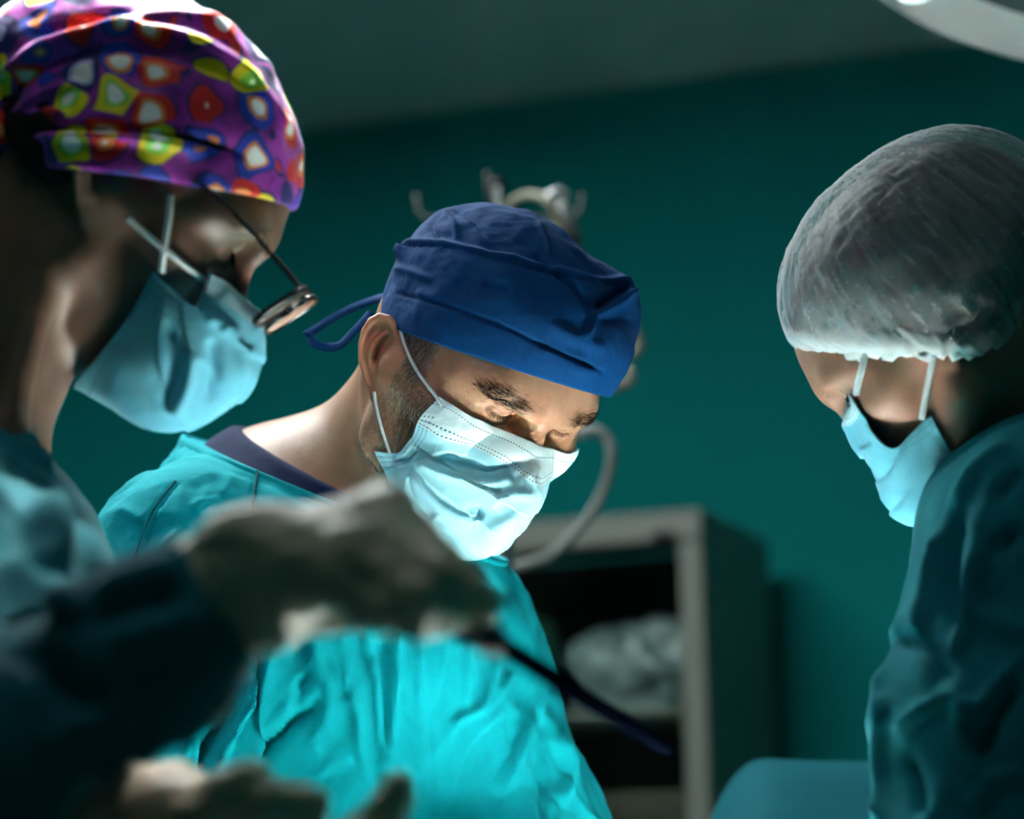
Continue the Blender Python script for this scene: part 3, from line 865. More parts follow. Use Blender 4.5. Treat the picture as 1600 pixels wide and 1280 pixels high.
# ------------------------------------------------------------------ face mask
def mask_mat(name, tint, white):
    t = NT(name); uvn = t.n('UVMap'); uvn.uv_map = 'UVMap'; sx = t.n('SeparateXYZ'); t.L.new(uvn.outputs[0], sx.inputs[0])
    u, v = sx.outputs[0], sx.outputs[1]          # u across 0..1, v down 0..1
    def line(vv, w): return t.math('LESS_THAN', t.math('ABSOLUTE', t.math('SUBTRACT', v, vv)), w)
    def linu(uu, w): return t.math('LESS_THAN', t.math('ABSOLUTE', t.math('SUBTRACT', u, uu)), w)
    dash_u = t.math('LESS_THAN', t.math('FRACT', t.math('MULTIPLY', u, 80)), .5)
    dash_v = t.math('LESS_THAN', t.math('FRACT', t.math('MULTIPLY', v, 46)), .42)
    rows = t.math('ADD', t.math('ADD', line(.048, .003), line(.135, .003)), line(.158, .003))
    rows = t.math('MULTIPLY', t.math('ADD', rows, line(.965, .003), clamp=True), dash_u)
    cols = t.math('ADD', t.math('ADD', linu(.018, .0028), linu(.038, .0028)), t.math('ADD', linu(.058, .0028), t.math('ADD', linu(.982, .0028), linu(.962, .0028))))
    cols = t.math('MULTIPLY', t.math('MULTIPLY', cols, dash_v, clamp=True), t.math('GREATER_THAN', v, .10))
    pts = t.math('ADD', rows, cols, clamp=True)
    # weld patches in the corners
    du = t.math('MINIMUM', u, t.math('SUBTRACT', 1., u)); dv = t.math('MINIMUM', v, t.math('SUBTRACT', 1., v))
    patch = t.math('MULTIPLY', t.math('MULTIPLY', t.math('GREATER_THAN', du, .012), t.math('LESS_THAN', du, .066)), t.math('MULTIPLY', t.math('GREATER_THAN', dv, .014), t.math('LESS_THAN', dv, .10)))
    ck = t.math('GREATER_THAN', t.math('ADD', t.math('SINE', t.math('MULTIPLY', u, 900)), t.math('SINE', t.math('MULTIPLY', v, 620))), .45)
    pts = t.math('MAXIMUM', pts, t.math('MULTIPLY', t.math('MULTIPLY', patch, ck), .75))
    band = t.math('LESS_THAN', v, .17)
    vec = t.coord(); n = t.noise(vec, 26, 4, .6)
    base = t.ramp(n, [(.3, tint), (.75, tuple(min(1, x*1.08+.01) for x in tint))])
    base = t.mix(t.math('MULTIPLY', band, .75), base, c4(white))
    base = t.mix(pts, base, c4((.05, .20, .27)))
    weave = t.math('MULTIPLY', t.math('SINE', t.math('MULTIPLY', t.math('ADD', u, t.math('MULTIPLY', v, .72)), 620)), t.math('SINE', t.math('MULTIPLY', t.math('SUBTRACT', u, t.math('MULTIPLY', v, .72)), 620)))
    base = t.mix(t.math('MULTIPLY', t.math('GREATER_THAN', weave, .35), .16), base, c4((.30, .55, .66)))
    t.P(Base_Color=base, Roughness=.75, Specular_IOR_Level=.25, Sheen_Weight=.1, Subsurface_Weight=.12, Subsurface_Radius=(.01, .012, .014), Subsurface_Scale=.5)
    h = t.math('ADD', t.math('MULTIPLY', weave, .5), t.math('SUBTRACT', t.math('MULTIPLY', t.noise(vec, 60, 4, .6), 2.0), t.math('MULTIPLY', pts, 1.5)))
    t.bump(h, .25, .0008)
    return t.m

def bspline_grid(C, nu, nv):
    """Catmull-Rom surface through control points C[v][u]"""
    C = np.asarray(C, float)
    R = np.stack([resample(C[i], nu) for i in range(len(C))])            # rows along u
    return np.stack([resample(R[:, j], nv) for j in range(nu)], 1)
def resample(P, n):
    P = np.asarray(P, float); m = len(P); t = np.linspace(0, m-1, n); i = np.minimum(t.astype(int), m-2); f = (t-i)[:, None]
    p0 = P[np.maximum(i-1, 0)]; p1 = P[i]; p2 = P[i+1]; p3 = P[np.minimum(i+2, m-1)]
    p0 = np.where((i == 0)[:, None], 2*p1-p2, p0); p3 = np.where((i == m-2)[:, None], 2*p2-p1, p3)
    return .5*((2*p1)+(-p0+p2)*f+(2*p0-5*p1+4*p2-p3)*f*f+(-p0+3*p1-3*p2+p3)*f**3)

def grid_faces(nu, nv):
    i, j = np.meshgrid(np.arange(nv-1), np.arange(nu-1), indexing='ij'); a = (i*nu+j).ravel()
    return np.stack([a, a+1, a+nu+1, a+nu], 1)

def thick_grid(G, th):
    """a closed thin sheet from a grid of points, outside = G, inside shifted by th along the normals"""
    nv, nu = G.shape[:2]; X = G.reshape(-1, 3); F = grid_faces(nu, nv)
    N = normals(X, F); n = len(X)
    B = [(0, j) for j in range(nu)]+[(i, nu-1) for i in range(1, nv)]+[(nv-1, j) for j in range(nu-2, -1, -1)]+[(i, 0) for i in range(nv-2, 0, -1)]
    B = np.array([i*nu+j for i, j in B]); Bn = np.roll(B, -1)
    return X, N, F, np.concatenate([F, F[:, ::-1]+n, np.stack([Bn, B, B+n, Bn+n], 1)])
def hit(px, py, sdf, off=0., d0=1.4, d1=2.9, it=80):
    """first point on the ray through a pixel that is within off of a surface"""
    o = W(px, py, 0.); r = W(px, py, 1.)-o; d = d0
    for _ in range(it):
        v = float(sdf((o+r*d)[None])[0])-off
        if v < 2e-4: break
        d += max(v*.8, 2e-4)
        if d > d1: return None
    return o+r*d

def in_px_poly(X, poly, H=None):
    """points (mirrored onto the person's right side) that fall in an outline drawn on the near side of the face"""
    if H is not None:
        Q = H.l(X); Q[:, 0] = np.abs(Q[:, 0]); X = H.w(Q)
    return inside_poly(proj(X), np.array(poly, float))

def plane(pts, toward):
    a, b, c = [np.asarray(p) for p in pts]; n = np.cross(b-a, c-a); n /= np.linalg.norm(n)
    if n@(np.asarray(toward)-a) < 0: n = -n
    return a, n

def loop_on(sdf, pl, cen, n=72, rmax=.4, off=0.):
    """closed curve where a plane cuts a surface, around cen"""
    a, nn = pl; cen = cen-nn*((cen-a)@nn)
    u = np.cross(nn, [0, 1, 0]); u /= np.linalg.norm(u); v = np.cross(nn, u)
    out = []
    th = np.arange(n)*2*np.pi/n
    D = np.cos(th)[:, None]*u+np.sin(th)[:, None]*v
    lo = np.zeros(n); hi = np.full(n, rmax)
    for _ in range(26):
        m = (lo+hi)/2; s = sdf(cen+D*m[:, None])-off; lo = np.where(s < 0, m, lo); hi = np.where(s < 0, hi, m)
    return cen+D*lo[:, None]

def ribbon_loop(C, wdir, width, th, closed=True, wav=0.):
    """flat band following curve C; wdir = per-point direction of its width, thickness th outward"""
    C = np.asarray(C); n = len(C)
    T = np.roll(C, -1, 0)-np.roll(C, 1, 0) if closed else np.gradient(C, axis=0)
    T /= np.linalg.norm(T, axis=1)[:, None]
    wd = np.broadcast_to(wdir, C.shape); wd = wd-T*(wd*T).sum(1)[:, None]; wd /= np.linalg.norm(wd, axis=1)[:, None]
    o = np.cross(T, wd)
    prof = [(0, 0), (.0, 1), (.35, 1.25), (.7, 1.2), (1, 1), (1, 0)]
    V = np.stack([C+wd*(a*width)+o*(b*th)[:, None] if not np.isscalar(b) else C+wd*(a*width)+o*(b*th) for a, b in prof], 1)
    m = len(prof); V = V.reshape(-1, 3); F = []
    for i in range(n if closed else n-1):
        k = (i+1) % n
        for j in range(m): F.append((i*m+j, k*m+j, k*m+(j+1) % m, i*m+(j+1) % m))
    if not closed: F += [tuple(range(m))[::-1], tuple((n-1)*m+j for j in range(m))]
    return V, F

def wrinkle(X, N, seed, amp=.004, scale=9., aniso=(1, 1, .35)):
    """soft random cloth wrinkles"""
    A = X*np.array(aniso)*scale
    A = A+.35*np.stack([vnoise(A*1.3+seed+i*9) for i in range(3)], 1)
    return amp*(ridged(A+seed, 2)-.3)

# ================================================================== the surgeon in the navy cap
HC = Head((-.032, 2.1075, 1.529), rotm(214.7, -42.5, -8.6), 1.0)
pc = empty('person', (-.10, 2.25, 0), 'man in a navy cloth cap, pale blue mask and bright teal gown, looking down', 'person')
def Wc(x, y, d): return W(x, y, d)
HIPS = W(560, 1560, 2.3)
gc = [  # gown volumes: a, b, ra, rb, blend
    (Wc(470, 880, 2.27), Wc(575, 1400, 2.25), .125, .165, .05),
    (Wc(312, 868, 2.16), Wc(650, 1026, 2.34), .068, .078, .05),
    (Wc(420, 815, 2.30), Wc(560, 880, 2.24), .085, .10, .05),
    (Wc(520, 1010, 2.18), Wc(655, 1060, 2.26), .105, .10, .05),
    (Wc(520, 1180, 2.17), Wc(625, 1250, 2.22), .12, .12, .06),
    (Wc(290, 890, 2.16), Wc(232, 1300, 2.03), .077, .064, .014),
    (Wc(232, 1300, 2.03), Wc(420, 1560, 1.80), .064, .044, .03),
    (Wc(664, 1062, 2.36), Wc(800, 1330, 2.25), .060, .070, .02),
    (Wc(800, 1300, 2.25), Wc(815, 1560, 1.95), .066, .046, .03),
    (HIPS, HIPS*np.array([1, 1, 0])+np.array([0, .02, .48]), .17, .21, .08),
    (Wc(575, 1400, 2.25), HIPS, .165, .17, .05)]
def prim_sdf(pr, grow=0.):
    def f(X):
        d = None
        for a, b, ra, rb, k in pr:
            e = capsule(X, a, b, ra+grow, rb+grow); d = e if d is None else smin(d, e, k)
        return d
    return f
bodyprims = [(HC.w((0, -.028, -.02)), Wc(590, 850, 2.24), .055, .062, .02),
             (HC.w((0, -.045, -.03)), Wc(470, 830, 2.28), .042, .06, .03),
             (HC.w((.055, -.028, -.028)), Wc(640, 860, 2.16), .011, .014, .02)]
bodyprims += [(a, b, ra-.022, rb-.022, k) for a, b, ra, rb, k in gc[:9]]
for sx in (-.10, .10):
    h = HIPS*np.array([1, 1, 0])+np.array([sx, .0, .9]); bodyprims.append((h, h*np.array([1, 1, 0])+np.array([0, 0, .07]), .085, .045, .03))
PC = {'frown': True}
bsdf = body_sdf_factory(HC, PC, bodyprims)
lo, hi = np.array([-.45, 1.62, .02]), np.array([.25, 2.62, 1.70])
c = HC.w((0, .01, .005))
X, F = polygonize(bsdf, *grid_for(HC, lo, hi, .00135, .011, box=[(c[0]-.115, c[0]+.11), (c[1]-.125, c[1]+.12), (c[2]-.14, c[2]+.11)]))
N = normals(X, F)
SIDEBURN = [(630, 512), (692, 530), (676, 566), (660, 592), (646, 600), (634, 560)]
BEARD = [(628, 560), (650, 592), (668, 600), (678, 640), (668, 690), (640, 730), (625, 770), (600, 760), (586, 720), (584, 650), (594, 622), (612, 590)]
Q = HC.l(X); headm = np.linalg.norm(Q-[0, .02, 0], axis=1) < .16
bm = np.zeros(len(X)); 
def soft_mask(X, polys, H, blur=9, n=14, seed=3):
    rng = np.random.default_rng(seed); m = np.zeros(len(X))
    Q = H.l(X); Q[:, 0] = np.abs(Q[:, 0]); p = proj(H.w(Q))
    for k in range(n):
        o = rng.normal(0, blur, 2)
        mm = np.zeros(len(X), bool)
        for po in polys: mm |= inside_poly(p+o, np.array(po, float))
        m += mm
    return m/n
faceward = np.abs(Q[:, 0]) > .02
hm = headm & faceward & (Q[:, 1] > -.03)
bm[hm] = soft_mask(X[hm], [BEARD, SIDEBURN], HC)
earm = np.linalg.norm(np.c_[np.abs(Q[:, 0]), Q[:, 1:]]-(EAR0+np.array([.008, -.014, 0])), axis=1) < .036
earm &= (np.abs(Q[:, 0]) > .0765)
bm[earm] = 0
redm = np.zeros(len(X)); redm[earm] = .55
redm[headm] += .5*np.exp(-((Q[headm]-[0, .1, .03])**2).sum(1)/.02**2)
obj_world('body', X, F, M_skin, pc, attrs={'beard': bm*.30, 'red': redm})

def strands_on(name, wfun, n, length, rad, dirl, mat, par, H, X, F, N, seed, curl=.25, lift_=.35):
    w = wfun; R, i = sample(X, F, w, n, seed); nn = N[F[i, 0]]
    Ql = H.l(R); sg = np.sign(Ql[:, 0])
    dl = np.array(dirl)*np.ones((n, 3)); dl[:, 0] *= sg
    d = dl@H.R.T; d = d-nn*(d*nn).sum(1)[:, None]; d /= np.linalg.norm(d, axis=1)[:, None]
    R2 = R-np.array(par.location)
    return hair_strands(name, R2, d, length, rad, mat, par, seed, nn, curl, lift_)
wS = np.zeros(len(X)); wS[hm] = soft_mask(X[hm], [SIDEBURN], HC, 4); wS[earm] = 0
wB = np.zeros(len(X)); wB[hm] = soft_mask(X[hm], [BEARD], HC, 12); wB[earm] = 0
strands_on('sideburn_hair', wS, 1500, .0065, .00009, (.1, .25, -1), M_stubble_dark, pc, HC, X, F, N, 11)
strands_on('sideburn_hair', wS, 1500, .0068, .00009, (.1, .25, -1), M_stubble_grey, pc, HC, X, F, N, 12)
strands_on('beard_stubble', wB, 1800, .0036, .00008, (.0, .35, -1), M_stubble_dark, pc, HC, X, F, N, 13, .4)
strands_on('beard_stubble', wB, 2600, .0038, .00008, (.0, .35, -1), M_stubble, pc, HC, X, F, N, 14, .4)
strands_on('beard_stubble', wB, 1900, .0040, .00008, (.0, .35, -1), M_stubble_grey, pc, HC, X, F, N, 15, .4)
BROW = [(738, 599), (762, 597), (795, 605), (818, 621), (838, 637), (834, 647), (812, 643), (785, 633), (758, 617)]
wE = np.zeros(len(X)); fm = headm & (Q[:, 1] > .04)
wE[fm] = soft_mask(X[fm], [BROW], HC, 5, 24)**1.4
strands_on('eyebrow', wE, 1500, .0068, .0001, (1, -.6, .10), M_brow, pc, HC, X, F, N, 21, .13, .06)
# lashes and eyes
for sx in (1, -1):
    g = np.array([sx, 1, 1.])
    P = resample(LIDPTS, 46)*g; dirs = (resample(LID, 46)*.8+np.array([.15, .1, -.55]))*g
    hair_strands('eyelash', HC.w(P)-np.array(pc.location), dirs@HC.R.T, .0052, .00013, M_brow, pc, 31+sx, None, .12)
    e = []
    c0 = EYE*g; n1, n2 = 24, 16
    gz = np.array([0, math.cos(math.radians(36)), -math.sin(math.radians(36))])
    V = [];
    for i in range(n2+1):
        for j in range(n1):
            th_, ph = math.pi*i/n2, 2*math.pi*j/n1
            a1 = np.array([1., 0, 0]); a2 = np.cross(gz, a1)
            V.append(c0+.0124*(gz*math.cos(th_)+(a1*math.cos(ph)+a2*math.sin(ph))*math.sin(th_)))
    Fq = np.array([(i*n1+j, (i+1)*n1+j, (i+1)*n1+(j+1) % n1, i*n1+(j+1) % n1) for i in range(n2) for j in range(n1)])
    if M_eye is None:
        t = NT('brown_eye'); ir = t.attr('iris')
        t.P(Base_Color=t.ramp(ir, [(0., (.45, .38, .34)), (.45, (.45, .38, .34)), (.5, (.035, .014, .006)), (.8, (.03, .012, .005)), (.83, (.003, .003, .003))], 'CONSTANT'), Roughness=.12); M_eye = t.m
    obj_world('eyeball', HC.w(np.array(V)), Fq, M_eye, pc, attrs={'iris': np.repeat(1-np.arange(n2+1)/n2*2.2, n1).clip(0, 1)})

# ---- navy cap
capN = np.array([0, -.37, 1.]); capN /= np.linalg.norm(capN); CAP0 = np.array([0, 0, .0265])
def cap_sdf(Xw):
    q = HC.l(Xw)
    d = ellipsoid(q, (0, -.003, .044), (.0830, .1055, .095))
    crown = superell(q, (-.004, -.002, .074), (.076, .094, .046), 3.0)
    crown = smin(crown, ellipsoid(q, (-.050, .022, .108), (.030, .030, .022)), .02)
    d = smin(d, crown, .010)
    a = np.where(q[:, 0] > .05, (q[:, 1]+.0)*.0, 0)
    return smax(d, -((q-CAP0)@capN), .0015)
cb = [(HC.w((0, 0, .07))[a]-.15, HC.w((0, 0, .07))[a]+.15) for a in range(3)]
Xc, Fc = polygonize(cap_sdf, *[np.arange(cb[a][0], cb[a][1]+.0064, .0016) for a in range(3)])
Nc = normals(Xc, Fc)
CAPF = [([(628, 398), (645, 382), (690, 383), (745, 396), (800, 408), (870, 425), (925, 441), (985, 441)], 7, 0.0061, 'r!'),
        ([(640, 390), (700, 392), (800, 418), (900, 442), (960, 452)], 9, 0.0041, 's!'),
        ([(835, 395), (870, 432), (900, 462), (926, 488)], 5, -0.0047, 'g'),
        ([(926, 484), (945, 470), (968, 456), (990, 440)], 7, -0.0081, 'g'),
        ([(930, 492), (960, 478), (992, 452)], 8, 0.0054, 'r'),
        ([(926, 488), (920, 512), (912, 530)], 6, 0.0041, 'r'),
        ([(700, 318), (735, 342), (760, 372)], 3, -0.0027, 'g'), ([(690, 322), (672, 350), (690, 378)], 5, -0.0041, 'g'),
        ([(690, 322), (710, 350), (715, 375)], 4, 0.0027, 'r'), ([(840, 345), (855, 380), (858, 400)], 4, 0.0020, 'r'),
        ([(755, 445), (775, 455), (800, 452)], 8, -0.0027, 'g'), ([(610, 435), (622, 462), (620, 478)], 8, -.0012, 'g'), ([(612, 420), (640, 425), (680, 440)], 6, 0.0027, 'r'),
        ([(620, 458), (700, 480), (780, 508), (860, 545), (940, 580)], 3, -0.0019, 'g!'),
        ([(840, 535), (890, 560), (935, 577)], 8, 0.0024, 's'), ([(650, 455), (690, 470)], 7, 0.0020, 'r'), ([(860, 505), (900, 530), (950, 548)], 10, 0.0024, 'r')]
Hh = fold_lines(Xc, Nc, CAPF)+.0011*fbm(Xc*55, 3)+.0016*fbm(Xc*18+4, 2)
ql = HC.l(Xc); rim = np.clip((((ql-CAP0)@capN)-.001)/.012, 0, 1)
Xc = Xc+Nc*(Hh*rim)[:, None]
cap = obj_world('surgical_cap', Xc, Fc, M_navy, pc)
# cap ties at the back: a folded loop of tape
def strap(name, pts, w, th, mat, par, tw=None):
    P = smooth_path([W(*p) for p in pts], 7)
    V, Fq = ribbon_loop(P, np.array([.25, .25, 1.]) if tw is None else np.array(tw), w, th, False)
    o = new_obj(name, mesh_from(name, V-np.array(pc.location), Fq), mat, par); return o
strap('cap_tie', [(612, 470, 2.16), (585, 474, 2.19), (545, 490, 2.2), (508, 512, 2.2), (484, 528, 2.2), (487, 543, 2.19), (512, 550, 2.185), (535, 545, 2.18), (560, 520, 2.18), (585, 492, 2.18)], .0075, .0012, M_navy, pc)

# ---- mask
MASK_ROWS = [
 [(.061, .055, .006), (.051, .070, .008), (.036, .0845, .011), (.019, .097, .0145), (0, .105, .0155)],
 [(.0625, .054, -.014), (.053, .072, -.012), (.039, .092, -.010), (.021, .112, -.008), (0, .127, -.012)],
 [(.0635, .050, -.034), (.055, .070, -.032), (.041, .092, -.032), (.022, .114, -.034), (0, .131, -.036)],
 [(.0635, .047, -.047), (.056, .065, -.051), (.042, .088, -.056), (.023, .108, -.060), (0, .123, -.063)],
 [(.0640, .037, -.054), (.056, .058, -.066), (.042, .079, -.077), (.023, .096, -.085), (0, .104, -.089)],
 [(.0645, .026, -.058), (.055, .048, -.076), (.040, .066, -.090), (.022, .072, -.102), (0, .074, -.108)]]
def full_rows(rows, skew=0.): return np.array([r+[(-x, y, z-skew*min(1, x/.05)) for x, y, z in r[-2::-1]] for r in rows], float)
def build_mask(name, H, rows, mat, par, folds, nu=150, nv=110, seed=1, push=None, amp=.0012, skew=0., pleats=((.36, .0022), (.54, .0022), (.72, .0022))):
    G = bspline_grid(full_rows(rows, skew), nu, nv)
    U, Vv = np.meshgrid(np.linspace(0, 1, nu), np.linspace(0, 1, nv))
    G = H.w(G.reshape(-1, 3)).reshape(nv, nu, 3)
    if push is not None:                                   # keep clear of the skin
        P = G.reshape(-1, 3)
        for _ in range(4):
            d = push(P)-.0022; e = 4e-4
            g = np.stack([push(P+e*k)-push(P-e*k) for k in np.eye(3)], 1)/(2*e)
            P = P-np.minimum(d, 0)[:, None]*g
        G = P.reshape(nv, nu, 3)
    X, N, F0, F = thick_grid(G, .001)
    if (N*(CAM-X)).sum(1).mean() < 0: N = -N
    u, v = U.ravel(), Vv.ravel()
    mid = np.clip(np.minimum(u, 1-u)/.10, 0, 1)
    h = np.zeros(len(X))
    for pv, ph in pleats:
        q = (v-pv-.02*np.sin(u*7+seed))/.16; h += ph*np.where((q < 0) & (q > -1), (1+q)**1.5, np.where((q >= 0) & (q < .06), 1-q/.06, 0))*mid
    h += fold_lines(X, N, folds)+amp*fbm(X*50+seed, 3)*mid
    X = X+N*h[:, None]
    inner = X-N*.0011
    A = np.concatenate([X, inner]); uv = np.stack([u, v], 1)
    n0 = np.cross(A[F[:, 1]]-A[F[:, 0]], A[F[:, 2]]-A[F[:, 0]])[:len(F0)]
    if (n0*N[F0[:, 0]]).sum() < 0: F = F[:, ::-1]
    return obj_world(name, A, F, mat, par, uv=np.concatenate([uv, uv])), X, G
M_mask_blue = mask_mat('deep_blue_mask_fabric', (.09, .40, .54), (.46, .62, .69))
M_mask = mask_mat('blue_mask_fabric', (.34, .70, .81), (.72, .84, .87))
MF = [([(648, 722), (668, 718), (700, 730), (745, 752), (800, 775)], 5, 0.0046, 's'),
      ([(648, 728), (670, 762), (705, 792), (750, 812)], 5, 0.0041, 's'),
      ([(642, 735), (650, 775), (680, 818), (710, 845)], 5, 0.0041, 's'),
      ([(680, 705), (720, 722), (760, 738), (800, 725), (850, 715)], 10, -0.0051, 'g'),
      ([(672, 712), (700, 702), (730, 708)], 7, 0.0043, 'r'), ([(660, 722), (700, 738), (760, 752), (800, 748)], 8, 0.0043, 'r'),
      ([(845, 728), (838, 755), (843, 780)], 4, 0.0022, 'r'), ([(770, 790), (800, 772), (840, 778)], 9, 0.0043, 'r'),
      ([(735, 800), (745, 795), (748, 812)], 8, -0.0058, 'g'), ([(790, 720), (805, 745), (835, 722)], 7, -0.0029, 'g'),
      ([(690, 800), (680, 815), (700, 825)], 6, 0.0029, 'r'), ([(760, 830), (790, 815), (815, 800)], 9, 0.0029, 'r'), ([(618, 722), (640, 716), (650, 700)], 6, -0.0043, 'g')]
msk, Xm, Gm = build_mask('face_mask', HC, MASK_ROWS, M_mask, pc, MF, 230, 180, push=bsdf, skew=.008)
def ear_loop(name, pts, H, sdf, par, mat, r=.0013):
    P = []
    for p in pts:
        if len(p) == 2:
            h_ = hit(*p, sdf, .0016); 
            if h_ is not None: P.append(h_)
        else: P.append(W(*p))
    P = smooth_path(P, 6); V, Fq = tube_vf(P, r, 8)
    o = new_obj(name, mesh_from(name, V-np.array(par.location), Fq), mat); return o
comb = lambda A: np.minimum(bsdf(A), np.min(np.linalg.norm(A[:, None]-Xm[None, ::37], axis=2), axis=1)-.003)
el = ear_loop('ear_loop', [(691, 636), (680, 618), (664, 598), (650, 577), (639, 556), (631, 535), (625, 512)], HC, bsdf, pc, M_loop)
el.parent = msk
el = ear_loop('ear_loop', [(585, 612), (588, 634), (594, 660), (601, 684), (609, 708)], HC, bsdf, pc, M_loop); el.parent = msk

# ---- gown
gown0 = prim_sdf(gc, 0.)
COLL = plane([Wc(318, 690, 2.32), Wc(545, 796, 2.12), Wc(722, 852, 2.24)], HC.T)
def gown_sdf(X):
    d = gown0(X)
    d = np.minimum(d, 9)
    d = smax(d, (X-COLL[0])@COLL[1], .004)
    return smax(d, .48-X[:, 2], .004)
Xg, Fg = polygonize(gown_sdf, spaced(-.48, .30, [(-.40, .006), (.12, .0033), (.3, .006)]), spaced(1.62, 2.62, [(2.42, .0035), (2.62, .012)]), spaced(.45, 1.62, [(1.10, .014), (1.62, .0033)]))
Ng = normals(Xg, Fg)
GF = [([(560, 960), (575, 1030), (588, 1090), (598, 1217)], 6, 0.0072, 'r!'), ([(615, 970), (616, 1070), (607, 1162), (608, 1225)], 6, 0.0072, 'r!'),
      ([(588, 970), (602, 1080), (603, 1180)], 8, -0.0065, 'g'),
      ([(384, 1005), (378, 1050), (369, 1086), (350, 1120), (337, 1148), (318, 1180), (320, 1215), (316, 1250)], 8, -0.0208, 'g!'),
      ([(395, 1000), (392, 1050), (380, 1100), (352, 1145), (335, 1200)], 9, 0.0117, 'r!'),
      ([(491, 1035), (470, 1060), (453, 1120), (419, 1158), (394, 1187)], 7, 0.0078, 's'), ([(500, 1100), (470, 1118), (430, 1150), (400, 1182)], 8, -0.0078, 'g'),
      ([(487, 980), (495, 1035), (514, 1077), (512, 1120), (495, 1153), (492, 1190)], 8, .0035, 'r'),
      ([(546, 1086), (558, 1132), (563, 1183), (580, 1246)], 7, 0.0052, 'r'), ([(725, 990), (723, 1069), (722, 1125)], 5, 0.0039, 'r'),
      ([(774, 1005), (748, 1099), (706, 1128), (693, 1162)], 6, 0.0052, 'r'), ([(790, 1115), (731, 1162), (706, 1225), (702, 1276)], 6, 0.0059, 's'),
      ([(442, 965), (461, 1014), (470, 1055), (450, 1095)], 12, -0.0078, 'g'), ([(425, 985), (430, 1040), (410, 1110), (380, 1180), (370, 1270)], 14, 0.0104, 'r'),
      ([(640, 990), (650, 1100), (640, 1250)], 16, 0.0039, 'r'), ([(690, 1010), (680, 1100), (660, 1180)], 10, -0.0026, 'g'),
      ([(800, 930), (815, 1010), (820, 1100), (800, 1180), (770, 1270)], 9, 0.0078, 'r'), ([(830, 960), (838, 1040), (835, 1120), (815, 1190)], 8, -0.0065, 'g'),
       ([(870, 1150), (885, 1200), (880, 1260)], 9, 0.0065, 'r'),
      ([(272, 755), (240, 795), (222, 840), (205, 890)], 3, -0.0036, 'g!'), ([(401, 740), (397, 780), (394, 815)], 3, -0.0029, 'g'),
      ([(225, 870), (260, 840), (300, 800)], 7, 0.0039, 's'), ([(210, 810), (220, 850)], 7, -0.0052, 'g'), ([(330, 760), (310, 790), (320, 830)], 8, 0.0026, 'r'),
      ([(350, 735), (420, 760), (500, 800)], 3, -0.0020, 'g'), ([(440, 770), (470, 800), (490, 820)], 6, 0.0023, 'r'),
      ([(700, 860), (735, 900), (770, 930)], 6, 0.0052, 'r'), ([(715, 880), (725, 920), (715, 960)], 6, -0.0052, 'g'), ([(735, 875), (765, 905), (800, 945)], 6, -0.0039, 'g'),
      ([(300, 1060), (295, 1100), (315, 1150)], 8, 0.0078, 'r'), ([(285, 1190), (300, 1160), (312, 1200), (316, 1240)], 8, 0.0078, 'r'),
      ([(440, 1220), (470, 1222), (520, 1220)], 5, -0.0039, 'g'), ([(640, 1130), (660, 1160), (640, 1200)], 8, 0.0033, 'r'), ([(760, 1180), (735, 1230), (730, 1275)], 7, 0.0039, 'r')]
GF += [([(866, 1010), (862, 1080), (852, 1150), (848, 1215), (850, 1280)], 8, -.007, 'g!'), ([(655, 1000), (648, 1040), (652, 1085)], 5, .003, 'r'), ([(700, 1000), (690, 1060), (676, 1110)], 6, .003, 's'), ([(640, 1215), (670, 1180), (690, 1150)], 5, .003, 'r'), ([(745, 1120), (770, 1090), (800, 1050)], 6, .0035, 'r'), ([(760, 1240), (790, 1180), (815, 1110)], 7, .004, 's'), ([(530, 990), (540, 1040), (535, 1080)], 6, .003, 'r'), ([(420, 1100), (450, 1080), (475, 1050)], 6, .0035, 'r'), ([(480, 1240), (510, 1200), (540, 1180)], 6, .003, 'r')]
front_soft = wrinkle(Xg, Ng, 5.1, .0036, 12., (1, 1, .4))+wrinkle(Xg, Ng, 9.4, .0017, 32., (1, 1, .7))
hg = fold_lines(Xg, Ng, GF)+front_soft
edge = np.clip(-((Xg-COLL[0])@COLL[1])/.012, 0, 1)
Xg = Xg+Ng*(hg*edge)[:, None]
gown = obj_world('surgical_gown', Xg, Fg, M_gown, pc)
ncen = (Wc(545, 790, 2.22))
L = loop_on(gown0, COLL, ncen, 90, .35)
V, Fq = ribbon_loop(L+COLL[1]*.001, -COLL[1], .0125, .0030); 
ctr = L.mean(0); 
if ((V[1::6]-V[0::6])*(L-ctr)).sum() < 0: V, Fq = ribbon_loop(L[::-1]+COLL[1]*.001, -COLL[1], .0125, .0030)
o = new_obj('collar', mesh_from('collar', V-np.array(pc.location), Fq), M_gown); o.parent = gown
M_seam = cloth('teal_seam_thread', (.002, .13, .16), (.002, .10, .13))
gs_ = lambda A: smax(gown0(A), (A-COLL[0])@COLL[1], .004)-.0030
for sp in ([(274, 752), (258, 772), (240, 796), (228, 822), (216, 856), (206, 888)], [(402, 735), (399, 760), (396, 785), (394, 812)]):
    P_ = [hit(x, y, gs_) for x, y in sp]; P_ = [p for p in P_ if p is not None]
    V, Fq = tube_vf(smooth_path(P_, 6), .0011, 6)
    o = new_obj('seam', mesh_from('seam', V-np.array(pc.location), Fq), M_seam); o.parent = gown
